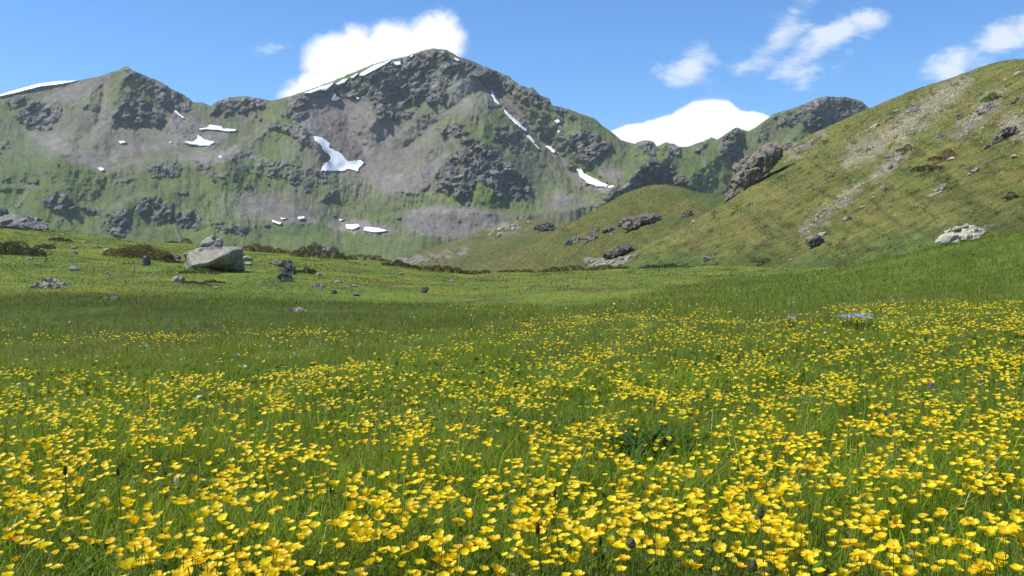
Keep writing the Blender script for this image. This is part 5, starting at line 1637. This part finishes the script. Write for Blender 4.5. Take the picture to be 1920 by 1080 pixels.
for (px, py, lb) in [(122, 882, 'the leftmost dark plantain seed stalk'), (221, 884, 'the second dark seed stalk from the left'), (1008, 990, 'the thick dark seed stalk in the lower middle'), (1125, 1014, 'the thin dark stalk beside the green bud'),
                     (1184, 1018, 'the round green bud in the foreground'), (1426, 960, 'the tall olive bud on the right'), (1413, 1060, 'the olive bud at the bottom right'), (620, 918, 'the thin dark stalk in the flower gap'),
                     (1150, 1000, 'the broad leaved plant in the lower middle'), (955, 1060, 'the pale withered leaves at the bottom edge'), (320, 900, 'the pale upright leaf at left'), (1830, 950, 'the broad leaved plant on the right'),
                     (0, 1080, 'the bottom left corner of the meadow'), (1920, 1080, 'the bottom right corner of the meadow')]:
    q_ = [j for j in np.argsort((c[:NI] - px) ** 2 + (r[:NI] - py) ** 2) if int(j) not in near_lab][0]
    near_lab[int(q_)] = 'yellow buttercup standing closest to ' + lb
for i in range(NI):
    lean = Vector((math.cos(taz[i]) * tilt[i] * .6 + .12 * math.sin(i * 1.9), math.sin(taz[i]) * tilt[i] * .6 + .12 * math.cos(i * 2.7), 0)) * fh[i]
    o = bpy.data.objects.new('buttercup', None)
    o.location = (x[i] - lean.x, d[i] - lean.y, zt_[i] - fh[i])
    o.empty_display_size = .02
    col.objects.link(o)
    tag(o, near_lab.get(i) or BLAB[cupi[i]][0], 'buttercup', None if i in near_lab else BLAB[cupi[i]][1])
    top = Vector((lean.x, lean.y, fh[i]))
    st_ = add('stem', stem_me[i % 4], o)
    st_.rotation_euler = top.to_track_quat('Z', 'Y').to_euler()
    st_.scale = (.13, .13, top.length)
    rot = Euler((0, tilt[i], taz[i]), 'XYZ')
    hd = add('flower_head' if i < NP else 'blossom', centre_me if i < NP else blossom_me[cupi[i]], o, top, rot, (fr_[i],) * 3)
    if i < NP:
        ph0 = rng.random() * 6.28
        for k in range(5):
            add('petal', petal_me[cupi[i]], hd, (0, 0, .01 * (k % 2)), (rng.normal(0, .07), rng.normal(0, .12), ph0 + k * 2 * math.pi / 5), (1, rng.uniform(.92, 1.08), 1))
    else:
        hd.rotation_euler.z += rng.random() * 6
    if i % 2 == 0 and i < NP:
        add('leaf', leaf_me, o, (0, 0, fh[i] * rng.uniform(.15, .4)), (0, rng.uniform(-.5, .2), rng.random() * 6.28), (.02 + .014 * rng.random(),) * 3)

vs_, fs_, n_ = [], [], 0
cs_ = []
low = [blossom_arrays(cp, 2, 2, i + 3) for i, cp in enumerate(CUPS)]
low_far = [blossom_arrays(cp, 1, 2, i + 3) for i, cp in enumerate(CUPS)]
for i in range(NI, len(c)):
    v_, f_ = (low if d[i] < 3.6 else low_far)[cupi[i]]
    Rm = np.array(Euler((0, tilt[i], taz[i])).to_matrix())
    q = rotz(v_, (i * 1.7) % 6.28) * fr_[i] * (1.0 if d[i] < 5 else 1.12) @ Rm.T + np.array([x[i], d[i], zt_[i]])
    vs_.append(q)
    cs_.append(np.tile(np.array(TINT[(i * 7) % 5]) * (.86 + .28 * ((i * .618) % 1)), (len(q), 1)))
    fs_.append(f_ + n_)
    n_ += len(q)
me = np_mesh('buttercup_drift', np.concatenate(vs_), [np.concatenate(fs_)], True, np.concatenate(cs_), [M_petal])
tag(add('buttercup_drift', me), 'thousands of further yellow buttercups spread across the meadow', None, None, 'stuff')
k_ = slice(NI, None)
m_ = (d[k_] < 9)
sl_, sa2 = rng.uniform(0, .55, len(x) - NI), rng.uniform(0, 2 * np.pi, len(x) - NI)
hh_ = fh[k_] * 1.0
bb = np.stack([x[k_] + np.sin(sa2) * sl_ * hh_, d[k_] - np.cos(sa2) * sl_ * hh_, zt_[k_] - hh_ * np.sqrt(1 - (sl_ * .6) ** 2)], 1)[m_]
ns = len(bb)
bv, bc, bq, bt = blades(bb, fh[k_][m_] * .99, np.full(ns, .0021), sl_[m_], sa2[m_], pick([(0.16, 0.23, 0.035), (0.17, 0.17, 0.06)], [3, 1], ns), 2, .5)
tag(add('buttercup_stems', np_mesh('buttercup_stems', bv, [bq, bt], True, bc, [M_grass])), 'thin green stems of the further buttercups', None, None, 'stuff')


# ------------------------------------------------------------------ other meadow plants
def disc_flower(n_pet, cup, w_):
    vs, fs = [(0, 0, 0)], []
    for k in range(n_pet):
        a = k * 2 * math.pi / n_pet
        b = len(vs)
        for (rr, da) in ((.55, -w_), (1, -w_ * .6), (1, w_ * .6), (.55, w_)):
            vs.append((rr * math.cos(a + da), rr * math.sin(a + da), cup * rr * rr))
        fs += [[0, b, b + 1], [0, b + 1, b + 2], [0, b + 2, b + 3]]
    return np.array(vs), np.array(fs)


dv, df = disc_flower(6, .25, .42)
white_me = np_mesh('white_flower', dv, [df], False, None, [M_white])


def small_flower(name, label, cat, group, c_, r_, size, mat_me, h=.2):
    dd_ = ground_hit(c_, r_, h)[0]
    if np.isnan(dd_):
        return
    o = bpy.data.objects.new(name, None)
    p = P(c_, r_, dd_)
    o.location = p - np.array([0, 0, h])
    o.empty_display_size = .02
    col.objects.link(o)
    tag(o, label, cat, group)
    s_ = add('stem', stem_me[0], o, scale=(.15, .15, h))
    add('blossom', mat_me, o, (0, 0, h), (rng.uniform(.2, .9), rng.normal(0, .2), rng.random() * 6), (size,) * 3)


for k_ in range(58):
    if k_ < 22:
        c_, r_ = rng.uniform(20, 560), rng.uniform(596, 690)
    elif k_ < 40:
        c_, r_ = rng.uniform(760, 1320), rng.uniform(566, 600)
    else:
        c_, r_ = rng.uniform(1250, 1900), rng.uniform(500, 640)
    small_flower('white_flower', 'small white flower dotted in the far meadow grass', 'white flower', 'white flowers dotted in the far meadow', c_, r_, rng.uniform(.010, .016), white_me)
for (c_, r_, lb) in [(1017, 552, 'white flower nearest the middle of the meadow crest'), (372, 693 + 52, 'white flower standing among the buttercups at left')]:
    small_flower('white_flower', lb, 'white flower', None, c_, r_, .017, white_me)
pv_, pf_ = disc_flower(5, .6, .5)
purple_me = np_mesh('purple_flower', pv_, [pf_], False, None, [M_purple])
for c_, r_, lb in [(1659, 772, 'small purple flower among buttercups on the right'), (1745, 725, 'upper purple flower near the right edge of the buttercups'), (1838, 722, 'rightmost small purple flower above the buttercups')]:
    small_flower('purple_flower', lb, 'purple flower', None, c_, r_, .018, purple_me, .2)


def flower_clump(c0, c1, r0, r1, n, label):
    cc = (c0 + c1) / 2
    dd_ = ground_hit(cc, (r0 + r1) / 2, .14)[0]
    o = bpy.data.objects.new('blue_flower_clump', None)
    zc = float(ground_z(np.array([cc]), np.array([dd_]))[0])
    o.location = ((cc - CX) / F * dd_, dd_, HC + zc)
    o.empty_display_size = .05
    col.objects.link(o)
    tag(o, label, 'blue flowers')
    W_ = (c1 - c0) / 2 * dd_ / F
    fv, ff = disc_flower(5, .15, .55)
    V1, F1, n1 = [], [], 0
    for k in range(n):
        a, q = rng.random() * 6.28, math.sqrt(rng.random())
        px, py = math.cos(a) * q * W_, math.sin(a) * q * W_ * 1.6
        Rm = np.array(Euler((rng.normal(.25, .35), rng.normal(0, .3), rng.random() * 6)).to_matrix())
        V1.append(fv * rng.uniform(.009, .014) @ Rm.T + np.array([px, py, .12 + .045 * (1 - q) + rng.normal(0, .012)]))
        F1.append(ff + n1)
        n1 += len(fv)
    add('blossoms', np_mesh('blue_blossoms', np.concatenate(V1), [np.concatenate(F1)], False, None, [M_blue]), o)
    nb = n
    bb = np.stack([rng.normal(0, .5, nb) * W_, rng.normal(0, .5, nb) * W_ * 1.4, np.zeros(nb)], 1)
    bv, bc, bq, bt = blades(bb, rng.uniform(.08, .13, nb), np.full(nb, .008), rng.uniform(0, .5, nb), rng.uniform(0, 6.28, nb), pick([(0.05, 0.09, 0.03)], [1], nb), 2)
    add('leaves', np_mesh('clump_leaves', bv, [bq, bt], True, bc, [M_grass]), o)


flower_clump(1580, 1634, 583, 600, 150, 'pale blue flower clump in the meadow on the right')
flower_clump(1478, 1492, 589, 596, 22, 'small pale blue flower tuft left of the larger clump')


def seed_stalk(c_, r_, foot_h, hw, hh, label, mat=M_seed):
    """brown plantain-like seed head on a leafless stalk; head centre at the pixel"""
    dd_ = ground_hit(c_, r_, foot_h)[0]
    p = P(c_, r_, dd_)
    s_ = dd_ / F
    o = bpy.data.objects.new('seed_stalk', None)
    o.location = p - np.array([0, 0, foot_h])
    o.empty_display_size = .03
    col.objects.link(o)
    tag(o, label, 'seed stalk')
    a = add('stem', stem_me[1], o, scale=(.2, .2, foot_h))
    bm_ = bmesh.new()
    bmesh.ops.create_icosphere(bm_, subdivisions=3, radius=1)
    for v in bm_.verts:
        k = 1 + .16 * math.sin(v.co.z * 14) * math.cos(5 * math.atan2(v.co.y, v.co.x)) + random.uniform(-.06, .06)
        v.co = Vector((v.co.x * hw * s_ / 2 * k * (1 - .25 * v.co.z), v.co.y * hw * s_ / 2 * k * (1 - .25 * v.co.z), v.co.z * hh * s_ / 2))
    m_e = bpy.data.meshes.new('seed_head')
    bm_.to_mesh(m_e)
    bm_.free()
    m_e.materials.append(mat)
    add('seed_head', m_e, o, (0, 0, foot_h))


M_bud = leaf_mat('green_bud', .15, .6, .3, (1, 1, 1), False, (0.075, 0.085, 0.03, 1))
seed_stalk(122, 882, .26, 7, 18, 'dark plantain seed stalk standing left among buttercups')
seed_stalk(221, 884, .26, 6, 16, 'dark plantain seed stalk right of the leftmost one')
seed_stalk(1008, 990, .27, 9, 24, 'thick dark seed stalk in the lower middle of the meadow')
seed_stalk(1125, 1014, .26, 7, 20, 'thin dark seed stalk beside the green bud in the foreground')
seed_stalk(1184, 1018, .29, 16, 20, 'round green bud on a stalk in the foreground', M_bud)
seed_stalk(1426, 960, .30, 13, 26, 'tall olive bud on a stalk in the right foreground', M_bud)
seed_stalk(1413, 1060, .27, 14, 26, 'olive bud on a stalk at the bottom right', M_bud)
seed_stalk(620, 918, .25, 5, 14, 'thin dark seed stalk in the gap between buttercups')
seed_stalk(1040, 925, .27, 6, 15, 'slender dark seed stalk above the thick one')


def leaf_blade_mesh(name, w_, fold, curl, mat):
    """single ribbed leaf, base at origin, reaching up +Z and arching to +Y"""
    n = 8
    vs = []
    for k in range(n + 1):
        t = k / n
        hw = w_ * math.sin(math.pi * min(1, t * .93 + .05)) ** .8
        y, z = curl * t * t, t * (1 - .25 * curl * t)
        for q in (-1, -.5, 0, .5, 1):
            vs.append((q * hw, y + fold * abs(q) * hw, z))
    return np_mesh(name, np.array(vs), [grid_faces(n + 1, 5)], True, None, [mat])


broad_me = leaf_blade_mesh('leaf', .2, .35, .45, M_leafy)
narrow_me = leaf_blade_mesh('leaf', .07, .4, .5, M_leafy)
dry_me = leaf_blade_mesh('leaf', .13, .5, .2, M_dry)


def leafy_plant(c_, r_, n, size, me_, label, spread=.8, name='leafy_plant', cat='plant', jit=0.0):
    dd_ = ground_hit(c_, r_)[0]
    o = bpy.data.objects.new(name, None)
    p = P(c_, r_, dd_)
    o.location = p
    o.empty_display_size = .05
    col.objects.link(o)
    tag(o, label, cat)
    for k in range(n):
        a = k * 2.4 + rng.normal(0, .2)
        add('leaf', me_, o, (rng.normal(0, 1) * jit, rng.normal(0, 1) * jit, -.005), (-rng.uniform(.1, spread), 0, a), (size * rng.uniform(.7, 1.15),) * 3)


leafy_plant(1150, 1075, 7, .12, broad_me, 'broad leaved green plant in the lower middle foreground', .7, jit=.015)
leafy_plant(1225, 858, 120, .175, narrow_me, 'dense dark green tuft in a gap of the buttercups', .8, 'grass_tuft', 'grass tuft', .10)
leafy_plant(955, 1150, 5, .085, dry_me, 'pale grey withered leaves near the bottom edge', .9, jit=.03)
leafy_plant(320, 935, 2, .10, dry_me, 'single pale upright leaf among the left buttercups', .3)
leafy_plant(1000, 1160, 7, .15, broad_me, 'green rosette of leaves at the bottom edge', .8, jit=.02)
leafy_plant(1830, 990, 5, .12, broad_me, 'broad leaved plant in the right foreground', .6, jit=.02)
leafy_plant(1020, 720 + 30, 6, .10, narrow_me, 'small green leaf tuft in the middle of the meadow', .7, jit=.02)

# ------------------------------------------------------------------ air between here and the mountain
bm = bmesh.new()
bmesh.ops.create_cube(bm, size=1)
me = bpy.data.meshes.new('haze')
bm.to_mesh(me)
bm.free()
hz = add('haze', me)
z0, z1_ = -14.0, TOP_Z + 6
hz.scale = (5200, 4600, z1_ - z0)
hz.location = (0, 0, (z0 + z1_) / 2)
tag(hz, None, None, None, 'stuff')
hm = bpy.data.materials.new('haze_air')
hm.use_nodes = True
hm.node_tree.nodes.clear()
pv = hm.node_tree.nodes.new('ShaderNodeVolumePrincipled')
pv.inputs['Color'].default_value = (0.82, 0.90, 1.0, 1)
pv.inputs['Density'].default_value = 0.000062
pv.inputs['Anisotropy'].default_value = 0.2
ho = hm.node_tree.nodes.new('ShaderNodeOutputMaterial')
hm.node_tree.links.new(pv.outputs[0], ho.inputs['Volume'])
me.materials.append(hm)
